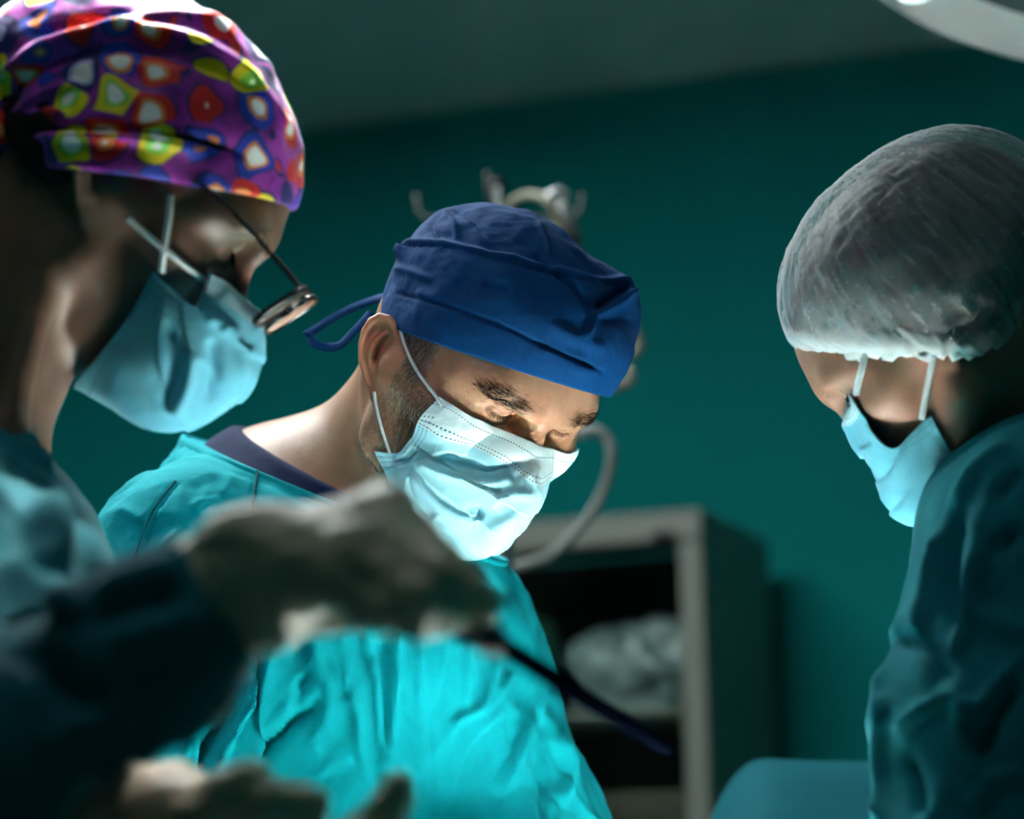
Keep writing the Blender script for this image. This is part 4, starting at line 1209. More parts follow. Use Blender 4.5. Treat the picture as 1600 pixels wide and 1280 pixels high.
# navy scrub top under the gown
SCR = plane([Wc(400, 668, 2.34), Wc(552, 785, 2.12), Wc(700, 846, 2.14)], HC.w((0, 0, .1)))
def scrub_sdf(X):
    d = np.maximum(bsdf(X)-.006, 0*X[:, 0]-9)
    d = smax(d, (X-SCR[0])@SCR[1], .002)
    return smax(d, np.linalg.norm(X-ncen, axis=1)-.17, .004)
b0 = ncen-.176; 
Xs, Fs = polygonize(scrub_sdf, *[np.arange(b0[a], b0[a]+.356, .0044) for a in range(3)])
obj_world('scrub_top', Xs, Fs, M_navy2, pc)
for sx in (-.10, .10):
    p = HIPS*np.array([1, 1, 0])+np.array([sx, 0, 0])
    Xb, Fb = polygonize(lambda A: smax(smin(ellipsoid(A, p+[0, -.05, .035], (.05, .135, .04)), ellipsoid(A, p+[0, .0, .06], (.05, .06, .055)), .02), .002-A[:, 2], .004), *[np.arange(p[a]+l_, p[a]+h_, .008) for a, l_, h_ in ((0, -.072, .073), (1, -.208, .11), (2, -.008, .153))])
    obj_world('shoe', Xb, Fb, M_black, pc)
# ================================================================== shared pieces for the two assistants
def local_px(H, px, py, x):
    o = H.l(W(px, py, 0.)[None])[0]; d = H.l(W(px, py, 1.)[None])[0]-o
    return o+d*((x-o[0])/d[0])
def mask_rows_px(H, rows, sgn):
    out = []
    for r in rows:
        q = [local_px(H, a, b, sgn*x) for a, b, x in r]; out.append([(abs(v[0]) if i < len(q)-1 else 0., v[1], v[2]) for i, v in enumerate(q)])
    return out
def person_body(H, P, prims, lo, hi, fine, coarse, mat, par, pad=.135):
    f = body_sdf_factory(H, P, prims)
    X, F = polygonize(f, *grid_for(H, lo, hi, fine, coarse, pad=pad)); N = normals(X, F)
    obj_world('body', X, F, mat, par, attrs={'beard': np.zeros(len(X)), 'red': np.zeros(len(X))})
    return f, X, F, N
def legs(hips, spread=.065):
    out = []
    for sx in (-spread, spread):
        h = hips*np.array([1, 1, 0])+np.array([sx, .0, .9]); out.append((h, h*np.array([1, 1, 0])+np.array([0, 0, .07]), .062, .040, .02))
    return out
def shoes(hips, par, face, spread=.08):
    fc = np.array([face[0], face[1], 0.]); fc /= np.linalg.norm(fc); rt_ = np.array([fc[1], -fc[0], 0]); R3 = np.stack([rt_, fc, [0, 0, 1.]], 1)
    for sx in (-spread, spread):
        p = hips*np.array([1, 1, 0])+np.array([sx, 0, 0])
        fs = lambda A: (lambda q: smax(smin(ellipsoid(q, [0, .05, .035], (.05, .135, .04)), ellipsoid(q, [0, .0, .06], (.05, .06, .055)), .02), .002-q[:, 2], .004))((A-p)@R3)
        Xb, Fb = polygonize(fs, *[np.arange(p[a]-w_, p[a]+w2, .009) for a, w_, w2 in ((0, .20, .20), (1, .20, .20), (2, .008, .145))])
        obj_world('shoe', Xb, Fb, M_black, par)
def glove_cuff(name, c, axis, r, par, mat):
    v, f = revolve_vf([(r, -.002), (r+.0022, -.0012), (r+.0026, .0005), (r+.0018, .0018), (r-.001, .002)], 40, c, axis, (.3, .2, .9))
    o = new_obj(name, mesh_from(name, v-np.array(par.parent.location if par.parent else par.location), f), mat); o.parent = par; return o

# ================================================================== the assistant in the patterned cap (left)
HL = Head(W(197, 306, 1.85), rotm(-82, -43, 12), .95)
pl = empty('person', (-.52, 1.72, 0), 'woman in a colourful teardrop-print cap, glasses and blue mask at the left', 'person')
HIPL = np.array([-.56, 1.72, .86])
gl = [  # gown
    (W(-205, 690, 1.84), W(-160, 960, 1.78), .078, .125, .05),
    (W(-160, 960, 1.78), HIPL, .125, .15, .06),
    (W(-170, 860, 1.66), W(-60, 1010, 1.54), .085, .08, .05),
    (W(-60, 1010, 1.54), W(15, 1232, 1.36), .078, .060, .04),
    (W(15, 1232, 1.36), W(218, 1032, 1.34), .058, .0405, .03),
    (W(218, 1032, 1.34), W(330, 935, 1.335), .0405, .030, .02),
    (W(-60, 1000, 1.86), W(-20, 1350, 1.6), .07, .06, .04),
    (W(-20, 1350, 1.6), W(215, 1290, 1.42), .056, .034, .03),
    (HIPL, HIPL*np.array([1, 1, 0])+np.array([0, .02, .48]), .15, .20, .08)]
bl = [(HL.w((0, -.030, -.03)), W(-60, 640, 1.83), .050, .058, .02), (HL.w((0, -.06, -.02)), W(-110, 560, 1.84), .040, .055, .03),
      (HL.w((.05, -.025, -.028)), W(10, 660, 1.76), .010, .012, .02)]
bl += [(a, b, ra-.016, rb-.014, k) for a, b, ra, rb, k in gl[:8]]+legs(HIPL)
bl += [(W(330, 935, 1.335), W(395, 905, 1.332), .0165, .018, .01), (W(215, 1290, 1.42), W(262, 1290, 1.405), .018, .02, .01)]
lsdf, XL, FL_, NL = person_body(HL, {'ry': .0935, 'rz': .087}, bl, np.array([-.80, 1.2, .02]), np.array([.0, 2.05, 1.78]), .0022, .0125, M_skin2, pl)
# hair under the cap
def hairL(Xw):
    q = HL.l(Xw)
    d = smin(ellipsoid(q, (0, -.045, .01), (.078, .066, .075)), ellipsoid(q, (0, .0, .05), (.0795, .085, .07)), .02)
    d = smax(d, -(q[:, 2]+.030+.25*(q[:, 1]+.05)), .006)
    d = smax(d, -ellipsoid(np.c_[np.abs(q[:, 0]), q[:, 1:]], (.078, .002, -.004), (.03, .024, .030)), .008)
    return smax(d, q[:, 1]-.052-.25*q[:, 2], .004)
def box_grid(H, c, r, st): 
    p = H.w(c); return [np.arange(p[a]-r, p[a]+r, st) for a in range(3)]
Xh, Fh = polygonize(hairL, *box_grid(HL, (0, -.02, .03), .14, .0035))
Nh = normals(Xh, Fh); Xh = Xh+Nh*(.0012*ridged(HL.l(Xh)*np.array([160, 40, 90]), 2))[:, None]
obj_world('hair', Xh, Fh, M_hair_dark, pl)
# glasses
K = local_px(HL, 474, 447, .066); Bm = local_px(HL, 397, 503, .052); Tm = local_px(HL, 338, 306, .074)
gdn = Bm-K; gdn[0] = 0; gh = np.linalg.norm(gdn); gdn /= gh; gx = np.array([-1., 0, 0])
M_frame = plain('black_spectacle_acetate', (.010, .009, .011), .25)
gls = new_obj('glasses', mesh_from('glasses', *(lambda V, F: (HL.w(V)-np.array(pl.location), F))(*join_vf([
    tube_vf(resample(np.array([K+gx*(.066-s*.066)+np.array([0, .002, 0])+gdn*.006 for s in (.16, 0, -.16)]), 9), .0016, 8)]))), M_frame, pl)
for s in (1, -1):
    f_ = np.array([s, 1, 1.])
    cen = K+gx*.028+gdn*gh*.5; a_, b_ = .026, gh*.5
    ang = np.linspace(0, 2*np.pi, 40, endpoint=False)
    cs = np.sign(np.cos(ang))*np.abs(np.cos(ang))**.55; sn = np.sign(np.sin(ang))*np.abs(np.sin(ang))**.55
    R_ = cen+cs[:, None]*a_*gx+sn[:, None]*b_*gdn
    Rm = np.concatenate([R_, R_[:1]])*f_
    V, F = tube_vf(Rm, .0021, 8)
    o = new_obj('rim', mesh_from('rim', HL.w(V)-np.array(pl.location), F), M_frame); o.parent = gls
    V2 = np.concatenate([R_*f_, R_*f_+np.array([0, .0012, 0])]); n_ = 40
    F2 = [tuple(range(n_)), tuple(range(2*n_-1, n_-1, -1))]+[(j, (j+1) % n_, n_+(j+1) % n_, n_+j) for j in range(n_)]
    o = new_obj('lens', mesh_from('lens', HL.w(V2)-np.array(pl.location), F2, False), M_glass); o.parent = gls
    V, F = tube_vf(smooth_path([K*f_+gdn*.003, (K*.5+Tm*.5)*f_+np.array([s*.002, 0, 0]), Tm*f_, (Tm+np.array([0, -.028, -.006]))*f_, (Tm+np.array([-.002, -.05, -.022]))*f_], 5), .0021, 8, .7)
    o = new_obj('temple', mesh_from('temple', HL.w(V)-np.array(pl.location), F), M_frame); o.parent = gls
# brows, lashes, eyes of the assistants
def eye_bits(H, X, F, N, par, seed, nb=380):
    Q = H.l(X); A = np.c_[np.abs(Q[:, 0]), Q[:, 1:]]
    d, _, t = polyline_dist(A[:, [0, 2]], np.array([(.012, .036), (.036, .046), (.056, .036)]))
    w = np.exp(-(d/.0035)**2)*(A[:, 1] > .045)*(t < 1)
    R, i = sample(X, F, w, nb, seed); nn = N[F[i, 0]]; sg = np.sign(H.l(R)[:, 0])
    dl = np.stack([sg, -.5+0*sg, .1+0*sg], 1)@H.R.T; dl = dl-nn*(dl*nn).sum(1)[:, None]; dl /= np.linalg.norm(dl, axis=1)[:, None]
    hair_strands('eyebrow', R-np.array(par.location), dl, .007, .00016, M_brow, par, seed, nn, .2, .1)
    for sx in (1, -1):
        g = np.array([sx, 1, 1.]); P = resample(LIDPTS, 50)*g; dirs = (resample(LID, 50)*.8+np.array([0, .2, -.6]))*g
        hair_strands('eyelash', H.w(P)-np.array(par.location), dirs@H.R.T, .010*H.s, .0003, M_brow, par, seed+sx, None, .12)
        V, F2 = revolve_vf([(math.sin(a)*.0123, math.cos(a)*.0123) for a in np.linspace(0.02, math.pi-.02, 14)], 20, EYE*g, (0, .8, -.6), (1, 0, 0))
        obj_world('eyeball', H.w(V), F2, M_eye, par, attrs={'iris': np.tile(1-np.linspace(0, 2.2, 14), 20).clip(0, 1)})
eye_bits(HL, XL, FL_, NL, pl, 51)
# patterned cap
def teardrop_mat():
    t = NT('teardrop_print_cotton'); v = t.coord()
    vo = t.n('TexVoronoi'); t.L.new(v, vo.inputs['Vector']); vo.inputs['Scale'].default_value = 37; vo.inputs['Randomness'].default_value = .62
    sc = t.n('VectorMath', operation='SCALE'); t.L.new(v, sc.inputs[0]); sc.inputs['Scale'].default_value = 37.
    # offset from the cell centre, in cell units
    dv = t.n('VectorMath', operation='SUBTRACT'); t.L.new(sc.outputs[0], dv.inputs[0])
    ps_ = t.n('VectorMath', operation='SCALE'); t.L.new(vo.outputs['Position'], ps_.inputs[0]); ps_.inputs['Scale'].default_value = 37.
    t.L.new(ps_.outputs[0], dv.inputs[1])
    rd = t.n('VectorMath', operation='SUBTRACT'); t.L.new(vo.outputs['Color'], rd.inputs[0]); rd.inputs[1].default_value = (.5, .5, .5)
    rn = t.n('VectorMath', operation='NORMALIZE'); t.L.new(rd.outputs[0], rn.inputs[0])
    dt = t.n('VectorMath', operation='DOT_PRODUCT'); t.L.new(dv.outputs[0], dt.inputs[0]); t.L.new(rn.outputs[0], dt.inputs[1])
    al = dt.outputs['Value']
    ln = t.n('VectorMath', operation='LENGTH'); t.L.new(dv.outputs[0], ln.inputs[0]); r2 = t.math('POWER', ln.outputs['Value'], 2.)
    perp = t.math('SQRT', t.math('MAXIMUM', t.math('SUBTRACT', r2, t.math('POWER', al, 2.)), 0.))
    wid = t.math('ADD', 1.05, t.math('MULTIPLY', al, 2.1)); wid = t.math('MAXIMUM', wid, .75)
    ds = t.math('SQRT', t.math('ADD', t.math('POWER', t.math('MULTIPLY', perp, wid), 2.), t.math('MULTIPLY', t.math('POWER', al, 2.), .62)))
    cs = t.n('SeparateColor'); t.L.new(vo.outputs['Color'], cs.inputs[0]); pick = cs.outputs[0]
    RED, ORG, YEL, GRN, BLU, NAV, WHT, LAV, PUR, MAG = (.75, .012, .012), (.88, .27, .06), (.86, .72, .0), (.25, .68, .07), (.01, .05, .55), (.015, .012, .14), (.95, .95, .93), (.45, .45, .82), (.19, .006, .26), (.47, .035, .50)
    outer = t.ramp(pick, [(0, RED), (.27, YEL), (.50, BLU), (.68, NAV), (.86, RED)], 'CONSTANT')
    mid = t.ramp(pick, [(0, ORG), (.27, GRN), (.50, ORG), (.68, LAV), (.86, RED)], 'CONSTANT')
    base = t.ramp(t.noise(v, 45, 3), [(.42, PUR), (.62, MAG)])
    base = t.mix(t.math('LESS_THAN', ds, .52), base, c4(NAV)); base = t.mix(t.math('LESS_THAN', ds, .47), base, outer)
    base = t.mix(t.math('LESS_THAN', ds, .30), base, mid); base = t.mix(t.math('LESS_THAN', ds, .22), base, c4(WHT))
    t.P(Base_Color=base, Roughness=.55, Specular_IOR_Level=.4, Sheen_Weight=.15)
    t.bump(t.noise(v, 250, 3), .15, .001); return t.m
M_print = teardrop_mat()
CLN = np.array([0, -.713, 1.]); CLN /= np.linalg.norm(CLN); CL0 = np.array([0, 0, .006])
def capL(Xw):
    q = HL.l(Xw)
    d = ellipsoid(q, (0, -.020, .044), (.087, .119, .090))
    d = smin(d, ellipsoid(q, (0, -.120, .012), (.05, .03, .045)), .03)
    A = np.c_[np.abs(q[:, 0]), q[:, 1:]]
    d = smin(d, ellipsoid(A, (.074, -.016, .012), (.021, .036, .040)), .02)
    return smax(d, -((q-CL0)@CLN), .003)
Xc, Fc = polygonize(capL, *box_grid(HL, (0, -.02, .04), .155, .0022)); Nc = normals(Xc, Fc)
LF = [([(15, 110), (80, 70), (160, 48), (240, 52), (320, 78), (385, 120), (440, 190)], 11, .007, 'r!'), ([(12, 140), (90, 95), (170, 78), (250, 82), (330, 105), (400, 150)], 10, -.005, 'g'),
      ([(140, 60), (240, 25), (330, 40), (400, 95)], 10, .005, 'r'), ([(40, 60), (130, 35), (220, 18)], 9, -.004, 'g'),
      ([(14, 205), (70, 200), (140, 200), (240, 206), (330, 224), (400, 250)], 7, -.0055, 'g'), ([(16, 215), (80, 214), (150, 212), (240, 220), (320, 240)], 8, .005, 'r'),
      ([(12, 190), (60, 150), (130, 130)], 8, .004, 'r'), ([(10, 220), (40, 250), (100, 268)], 8, -.004, 'g'), ([(20, 180), (60, 175), (110, 178)], 7, .003, 'r'),
      ([(400, 120), (440, 180), (460, 250)], 10, -.003, 'g'), ([(300, 20), (380, 60), (430, 125)], 8, .004, 'r'), ([(14, 160), (50, 110), (110, 80)], 7, -.003, 'g')]
rim = np.clip((((HL.l(Xc)-CL0)@CLN)-.001)/.012, 0, 1)
Xc = Xc+Nc*((fold_lines(Xc, Nc, LF)+.0016*fbm(Xc*40, 3))*rim)[:, None]
capl = obj_world('surgical_cap', Xc, Fc, M_print, pl)
def knotL(A):
    q = A; c = W(-8, 100, 1.82)
    return smin(smin(ellipsoid(q, c, (.012, .014, .030)), ellipsoid(q, W(-6, 190, 1.81), (.011, .014, .02)), .008), ellipsoid(q, W(-30, 250, 1.81), (.010, .006, .03)), .01)
c = W(-12, 160, 1.815)
Xk, Fk = polygonize(knotL, *[np.arange(c[a]-.075, c[a]+.075, .003) for a in range(3)])
Nk = normals(Xk, Fk); Xk = Xk+Nk*(.002*ridged(Xk*60, 2))[:, None]
o = obj_world('knot', Xk, Fk, M_print, pl); o.parent = capl
# mask
RL = mask_rows_px(HL, [
 [(330, 430, .058), (352, 440, .045), (375, 460, .032), (395, 478, .016), (408, 488, 0)],
 [(318, 455, .061), (345, 470, .054), (372, 490, .042), (400, 510, .024), (412, 515, 0)],
 [(305, 478, .063), (330, 505, .057), (360, 530, .045), (395, 550, .025), (410, 552, 0)],
 [(288, 470, .064), (300, 530, .058), (330, 570, .046), (370, 602, .025), (390, 607, 0)],
 [(265, 448, .065), (255, 540, .058), (270, 600, .046), (300, 648, .025), (325, 656, 0)],
 [(250, 435, .066), (225, 520, .057), (210, 590, .046), (215, 655, .025), (240, 672, 0)],
 [(240, 425, .066), (200, 495, .056), (160, 550, .042), (125, 590, .022), (112, 605, 0)]], 1)
MLF = [([(262, 500), (275, 560), (262, 640)], 10, -.005, 'g'), ([(300, 545), (290, 600), (265, 650)], 11, .006, 'r'), ([(330, 530), (335, 580), (330, 630)], 9, -.006, 'g'), ([(350, 500), (375, 540), (380, 590)], 9, .005, 'r'),
       ([(320, 495), (345, 505), (340, 520)], 8, .004, 'r'), ([(225, 440), (170, 530), (125, 590)], 5, .0025, 'r!'), ([(365, 520), (390, 545)], 7, -.004, 'g')]
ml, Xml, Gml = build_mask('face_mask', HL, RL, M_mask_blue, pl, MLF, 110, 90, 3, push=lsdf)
e1 = ear_loop('ear_loop', [(267, 306), (264, 340), (258, 380), (252, 425)], HL, lambda A: lsdf(A)-.003, pl, M_loop, .0021); e1.parent = ml
e2 = ear_loop('ear_loop', [(200, 342), (230, 368), (262, 394), (295, 420), (328, 446)], HL, lambda A: lsdf(A)-.003, pl, M_loop, .0021); e2.parent = ml
# gown
gownL0 = prim_sdf(gl)
CLP = plane([W(-60, 470, 1.95), W(30, 615, 1.72), W(110, 720, 1.86)], HL.T)
SL1 = (W(345, 925, 1.335), W(345, 925, 1.335)-W(218, 1032, 1.34)); SL2 = (W(215, 1290, 1.42), W(215, 1290, 1.42)-W(-20, 1350, 1.6))
def gownL(X):
    d = gownL0(X)
    near = np.linalg.norm(X-W(0, 600, 1.83), axis=1) < .24
    d = np.where(near, smax(d, (X-CLP[0])@CLP[1], .004), d)
    for p, n in (SL1, SL2):
        n = n/np.linalg.norm(n); m = np.linalg.norm(X-p, axis=1) < .12
        d = np.where(m, smax(d, (X-p)@n, .003), d)
    return smax(d, .48-X[:, 2], .004)
Xg, Fg = polygonize(gownL, spaced(-.82, .0, [(-.45, .012), (.0, .0048)]), spaced(1.18, 2.05, [(1.9, .0048), (2.05, .012)]), spaced(.45, 1.62, [(1.0, .014), (1.62, .0048)]))
Ng = normals(Xg, Fg)
GLF = [([(150, 930), (220, 905), (280, 890)], 14, .007, 'r'), ([(120, 980), (200, 950), (290, 935)], 16, -.008, 'g'), ([(180, 1010), (250, 980), (330, 960)], 16, .007, 'r'), ([(200, 1060), (270, 1040), (340, 1000)], 14, -.007, 'g'),
       ([(10, 600), (60, 760), (120, 880)], 16, .010, 'r'), ([(0, 700), (60, 840), (90, 930)], 20, -.012, 'g'), ([(70, 1180), (140, 1120), (220, 1090)], 20, .010, 'r'), ([(20, 1000), (90, 1060), (180, 1100)], 22, -.011, 'g'), ([(100, 1280), (160, 1210), (250, 1160)], 16, .007, 'r'),
       ([(55, 650), (90, 760), (140, 870)], 12, -.007, 'g'), ([(0, 880), (60, 930), (150, 960)], 18, .009, 'r')]
Xg = Xg+Ng*(fold_lines(Xg, Ng, GLF)+wrinkle(Xg, Ng, 2.2, .006, 10., (1, 1, .6)))[:, None]
gownl = obj_world('surgical_gown', Xg, Fg, M_gown_shade_l, pl)

# ---- gloved hands
def hand_sdf(wrist, mcps, fingers, wr, k=.009):
    """fingers: list of ((px,py,d,r) joints); palm is webbed between wrist and knuckles"""
    wp = W(*wrist)
    def f(A):
        d = None
        for m in mcps:
            e = capsule(A, wp, W(*m[:3]), wr, m[3]); d = e if d is None else smin(d, e, .014)
        for a, b in zip(mcps[:-1], mcps[1:]): d = smin(d, capsule(A, W(*a[:3]), W(*b[:3]), a[3], b[3]), .012)
        fd = None
        for fg in fingers:
            P = [W(*j[:3]) for j in fg]; e = chain(A, P, [j[3] for j in fg], .003)
            fd = e if fd is None else smin(fd, e, .0022)
        return smin(d, fd, k)
    return f
def glove(name, sdf, cen, r, par, step=.0021, seed=1):
    c = np.asarray(cen); X, F = polygonize(sdf, *[np.arange(c[a]-r[a], c[a]+r[a], step) for a in range(3)])
    N = normals(X, F); X = X+N*(.0006*fbm(X*130+seed, 3)+.0007*ridged(X*np.array([70, 70, 110])+seed, 2))[:, None]
    return obj_world(name, X, F, M_glove, par)
h1f = [[(612, 812, 1.300, .0125), (676, 866, 1.283, .0108), (726, 915, 1.278, .0098), (757, 943, 1.280, .0084)],
       [(604, 842, 1.285, .0125), (684, 902, 1.258, .0108), (697, 950, 1.266, .0096), (665, 968, 1.288, .0085)],
       [(584, 874, 1.280, .0120), (660, 932, 1.254, .0102), (652, 967, 1.264, .0092), (614, 962, 1.286, .0082)],
       [(552, 900, 1.286, .0112), (612, 944, 1.264, .0092), (596, 962, 1.274, .0082), (566, 952, 1.292, .0074)],
       [(415, 930, 1.335, .0165), (500, 946, 1.345, .0135), (580, 948, 1.350, .0110), (645, 940, 1.340, .0090)]]
h1m = [(598, 808, 1.325, .0135), (590, 830, 1.300, .0135), (575, 868, 1.290, .0130), (545, 900, 1.292, .0120)]
h1 = hand_sdf((405, 893, 1.332), h1m, h1f, .0215)
def h1s(A):
    d = smin(h1(A), capsule(A, W(400, 893, 1.332), W(330, 928, 1.335), .0225, .0285), .012)
    d = smin(d, ellipsoid(A, W(388, 836, 1.325), (.02, .018, .011)), .014)
    d = smin(d, ellipsoid(A, W(405, 985, 1.33), (.016, .016, .012)), .012)
    n = W(330, 928, 1.335)-W(400, 893, 1.332); n /= np.linalg.norm(n)
    return smax(d, (A-W(318, 936, 1.335))@n, .002)
g1 = glove('glove', h1s, W(530, 900, 1.31), (.095, .09, .06), pl, .0019)
cf = W(322, 934, 1.335)
glove_cuff('cuff_rim', cf, W(400, 893, 1.332)-cf, .0295, g1, M_glove)
h2f = [[(330, 1280, 1.375, .0140), (362, 1240, 1.365, .0125), (392, 1222, 1.362, .0105)],
       [(372, 1300, 1.365, .0125), (432, 1262, 1.350, .0115), (484, 1262, 1.352, .0100)],
       [(420, 1345, 1.365, .0120), (545, 1318, 1.350, .0100), (602, 1272, 1.350, .0092), (621, 1234, 1.352, .0082)],
       [(405, 1380, 1.375, .0115), (520, 1375, 1.360, .0095), (590, 1350, 1.360, .0085), (625, 1320, 1.362, .0075)],
       [(390, 1420, 1.385, .0105), (480, 1430, 1.372, .0085), (530, 1415, 1.37, .0078), (560, 1395, 1.37, .0070)]]
h2m = [(345, 1285, 1.375, .0150), (372, 1320, 1.370, .0140), (395, 1360, 1.376, .0130), (380, 1410, 1.386, .0120)]
h2 = hand_sdf((262, 1290, 1.405), h2m, h2f, .0235)
def h2s(A):
    d = smin(h2(A), capsule(A, W(262, 1290, 1.405), W(215, 1290, 1.42), .025, .030), .012)
    n = W(215, 1290, 1.42)-W(262, 1290, 1.405); n /= np.linalg.norm(n)
    return smax(d, (A-W(205, 1291, 1.424))@n, .002)
g2 = glove('glove', h2s, W(420, 1320, 1.38), (.09, .08, .065), pl, .0021, 5)

def free_hand(wrist, d, nrm, s, par, seed):
    """a relaxed gloved hand: wrist point, pointing direction, back-of-hand normal, s = +1 thumb on the left of d"""
    w0 = np.asarray(wrist, float); d = np.asarray(d, float); d /= np.linalg.norm(d)
    n = np.asarray(nrm, float); n = n-d*(n@d); n /= np.linalg.norm(n); a = np.cross(n, d)*s
    def p(x, y, z): return w0+d*x+a*y+n*z
    kn = [(.092, .026, .0), (.096, .006, .003), (.091, -.014, .001), (.082, -.032, -.004)]
    ln = [(.042, .026, .021), (.047, .030, .022), (.042, .028, .021), (.033, .021, .019)]
    rad = [.0112, .0114, .0108, .0096]
    fs = []
    for (x, y, z), l, r, sp in zip(kn, ln, rad, (.10, .02, -.06, -.14)):
        P_ = [np.array([x, y, z])]; ang = .30
        for q in l:
            P_.append(P_[-1]+q*np.array([math.cos(ang), sp, -math.sin(ang)])); ang += .38
        fs.append(([p(*v) for v in P_], [r, r*.92, r*.84, r*.74]))
    fs.append(([p(.022, .022, -.006), p(.052, .048, -.016), p(.078, .058, -.024), p(.098, .056, -.032)], [.0165, .0128, .0108, .0088]))
    def f(A):
        e = None
        for x, y, z in kn:
            q = capsule(A, p(.0, y*.35, 0), p(x, y, z), .0185, .0122); e = q if e is None else smin(e, q, .014)
        e = smin(e, capsule(A, p(-.05, 0, 0), p(.0, 0, 0), .026, .0215), .012)
        fd = None
        for P_, R_ in fs:
            q = chain(A, P_, R_, .003); fd = q if fd is None else smin(fd, q, .002)
        return smax(smin(e, fd, .009), (w0-d*.045-A)@d, .002)
    c = p(.06, .01, -.01)
    return glove('glove', f, c, (.13, .13, .13), par, .0036, seed)
_e = Wc(420, 1560, 1.80); _d = _e-Wc(232, 1300, 2.03); free_hand(_e+_d/np.linalg.norm(_d)*.035, _d*np.array([1, 1, .35]), (0, .1, 1), 1, pc, 11)
_e = Wc(815, 1560, 1.95); _d = np.array([-.10, -.12, -.05]); free_hand(_e+_d/np.linalg.norm(_d)*.035, _d, (0, .1, 1), -1, pc, 12)

# ---- the long dark instrument held in the raised glove
ia, ib, ic, idd = W(560, 880, 1.335), W(745, 985, 1.318), W(780, 1006, 1.335), W(1046, 1174, 1.72)
ins = empty('surgical_instrument', tuple((ia+idd)/2), 'long dark surgical instrument with a slim tapering shaft, held in the raised glove', 'instrument')
def pin(name, pts, r, mat, n=14): return new_obj(name, mesh_from(name, *(lambda V, F: (V-np.array(ins.location), F))(*tube_vf(np.array(pts), r, n))), mat, ins)
pin('handle', [ia, ia*.6+ib*.4, ib*.9+ia*.1, ib], [.0075, .0085, .009, .0075], M_black)
pin('collar', [ib, ib*.4+ic*.6, ic], [.0072, .0085, .0055], M_black)
M_navy_metal = plain('dark_blue_coated_metal', (.002, .004, .011), .7, 0., spec=0.)
pin('shaft', [ic, ic*.5+idd*.5, ic*.08+idd*.92, idd], [.0052, .0048, .0040, .0018], M_navy_metal)
# ================================================================== the assistant in the bouffant cap (right)
KR = .84                                  # nearer the camera than the lit field
def WR(x, y, d): return W(x, y, d*KR)
HR = Head(WR(1462, 545, 2.35), rotm(75, -42, -6), .95*KR)
pr = empty('person', (.66, 2.05, 0), 'person in a sheer white bouffant cap, blue mask and teal gown at the right', 'person')
HIPR = np.array([.80, 2.06, .86])
gr = [(WR(1640, 842, 2.21), WR(1545, 1130, 2.15), .090, .079, .04),
      (WR(1545, 1130, 2.15), WR(1500, 1400, 2.08), .078, .066, .03),
      (WR(1500, 1400, 2.08), WR(1560, 1640, 2.10), .062, .045, .03),
      (WR(1640, 850, 2.25), WR(1760, 860, 2.52), .088, .09, .05),
      (WR(1760, 900, 2.42), WR(1860, 1300, 2.56), .12, .14, .05), (WR(1860, 1300, 2.56), HIPR, .14, .16, .06),
      (WR(1790, 870, 2.58), WR(1850, 1200, 2.68), .08, .07, .04),
      (HIPR, HIPR*np.array([1, 1, 0])+np.array([0, .02, .48]), .16, .20, .08)]
gr = [(a, b, ra*KR, rb*KR, k) for a, b, ra, rb, k in gr]
brp = [(HR.w((0, -.030, -.03)), WR(1665, 760, 2.40), .050, .060, .02), (HR.w((0, -.06, -.02)), WR(1700, 700, 2.42), .040, .055, .03)]
brp += [(a, b, ra-.018, rb-.016, k) for a, b, ra, rb, k in gr[:7]]+legs(HIPR)
rsdf, XR, FR_, NR = person_body(HR, {'small_nose': 1}, brp, np.array([.14, 1.45, .02]), np.array([1.02, 2.55, 1.76]), .0026, .0125, M_skin3, pr)
eye_bits(HR, XR, FR_, NR, pr, 71, 24)
# bouffant cap: thin gathered nonwoven cloth, see-through
def bouffant_mat():
    t = NT('sheer_bouffant_nonwoven'); st = t.attr('gather'); ed = t.attr('edge')
    v = t.coord()
    lw = t.n('LayerWeight'); lw.inputs[0].default_value = .35
    a = t.math('ADD', t.math('MULTIPLY', st, .50), t.math('MULTIPLY', t.noise(v, 30, 4, .65), .30))
    a = t.math('ADD', a, t.math('MULTIPLY', t.math('POWER', lw.outputs['Facing'], 2.5), .55))
    a = t.math('ADD', a, t.math('MULTIPLY', ed, .6), clamp=True)
    t.P(Base_Color=(.58, .66, .70, 1), Roughness=.8, Specular_IOR_Level=.2, Alpha=t.math('MULTIPLY', a, .62, clamp=True), Subsurface_Weight=0.)
    t.bump(t.noise(v, 180, 3), .3, .001); return t.m
M_bouf = bouffant_mat()
ti = math.radians(40); b1 = -_rt*math.cos(ti)-_up*math.sin(ti); b2 = -_rt*math.sin(ti)*-1*-1+_up*math.cos(ti); b2 = b2-b1*(b2@b1); b2 /= np.linalg.norm(b2)
BC = WR(1442, 414, 2.35)
def bouf(Xw):
    q = np.stack([(Xw-BC)@b1, (Xw-BC)@b2, (Xw-BC)@_fw], 1)/KR
    d = superell(q, (0, 0, 0), (.128, .099, .112), 2.15)*KR
    d = smin(d, ellipsoid(np.c_[HR.l(Xw)[:, :1]*np.sign(HR.l(Xw)[:, :1]), HR.l(Xw)[:, 1:]], (.072, -.016, .012), (.026, .042, .050))*.95*KR, .02)
    cutp = -(((Xw-WR(1450, 556, 2.36))@(_up+.02*_rt)))
    return smax(d, cutp, .012)
Xb, Fb = polygonize(bouf, *[np.arange(BC[a]-.155, BC[a]+.155, .0026) for a in range(3)])
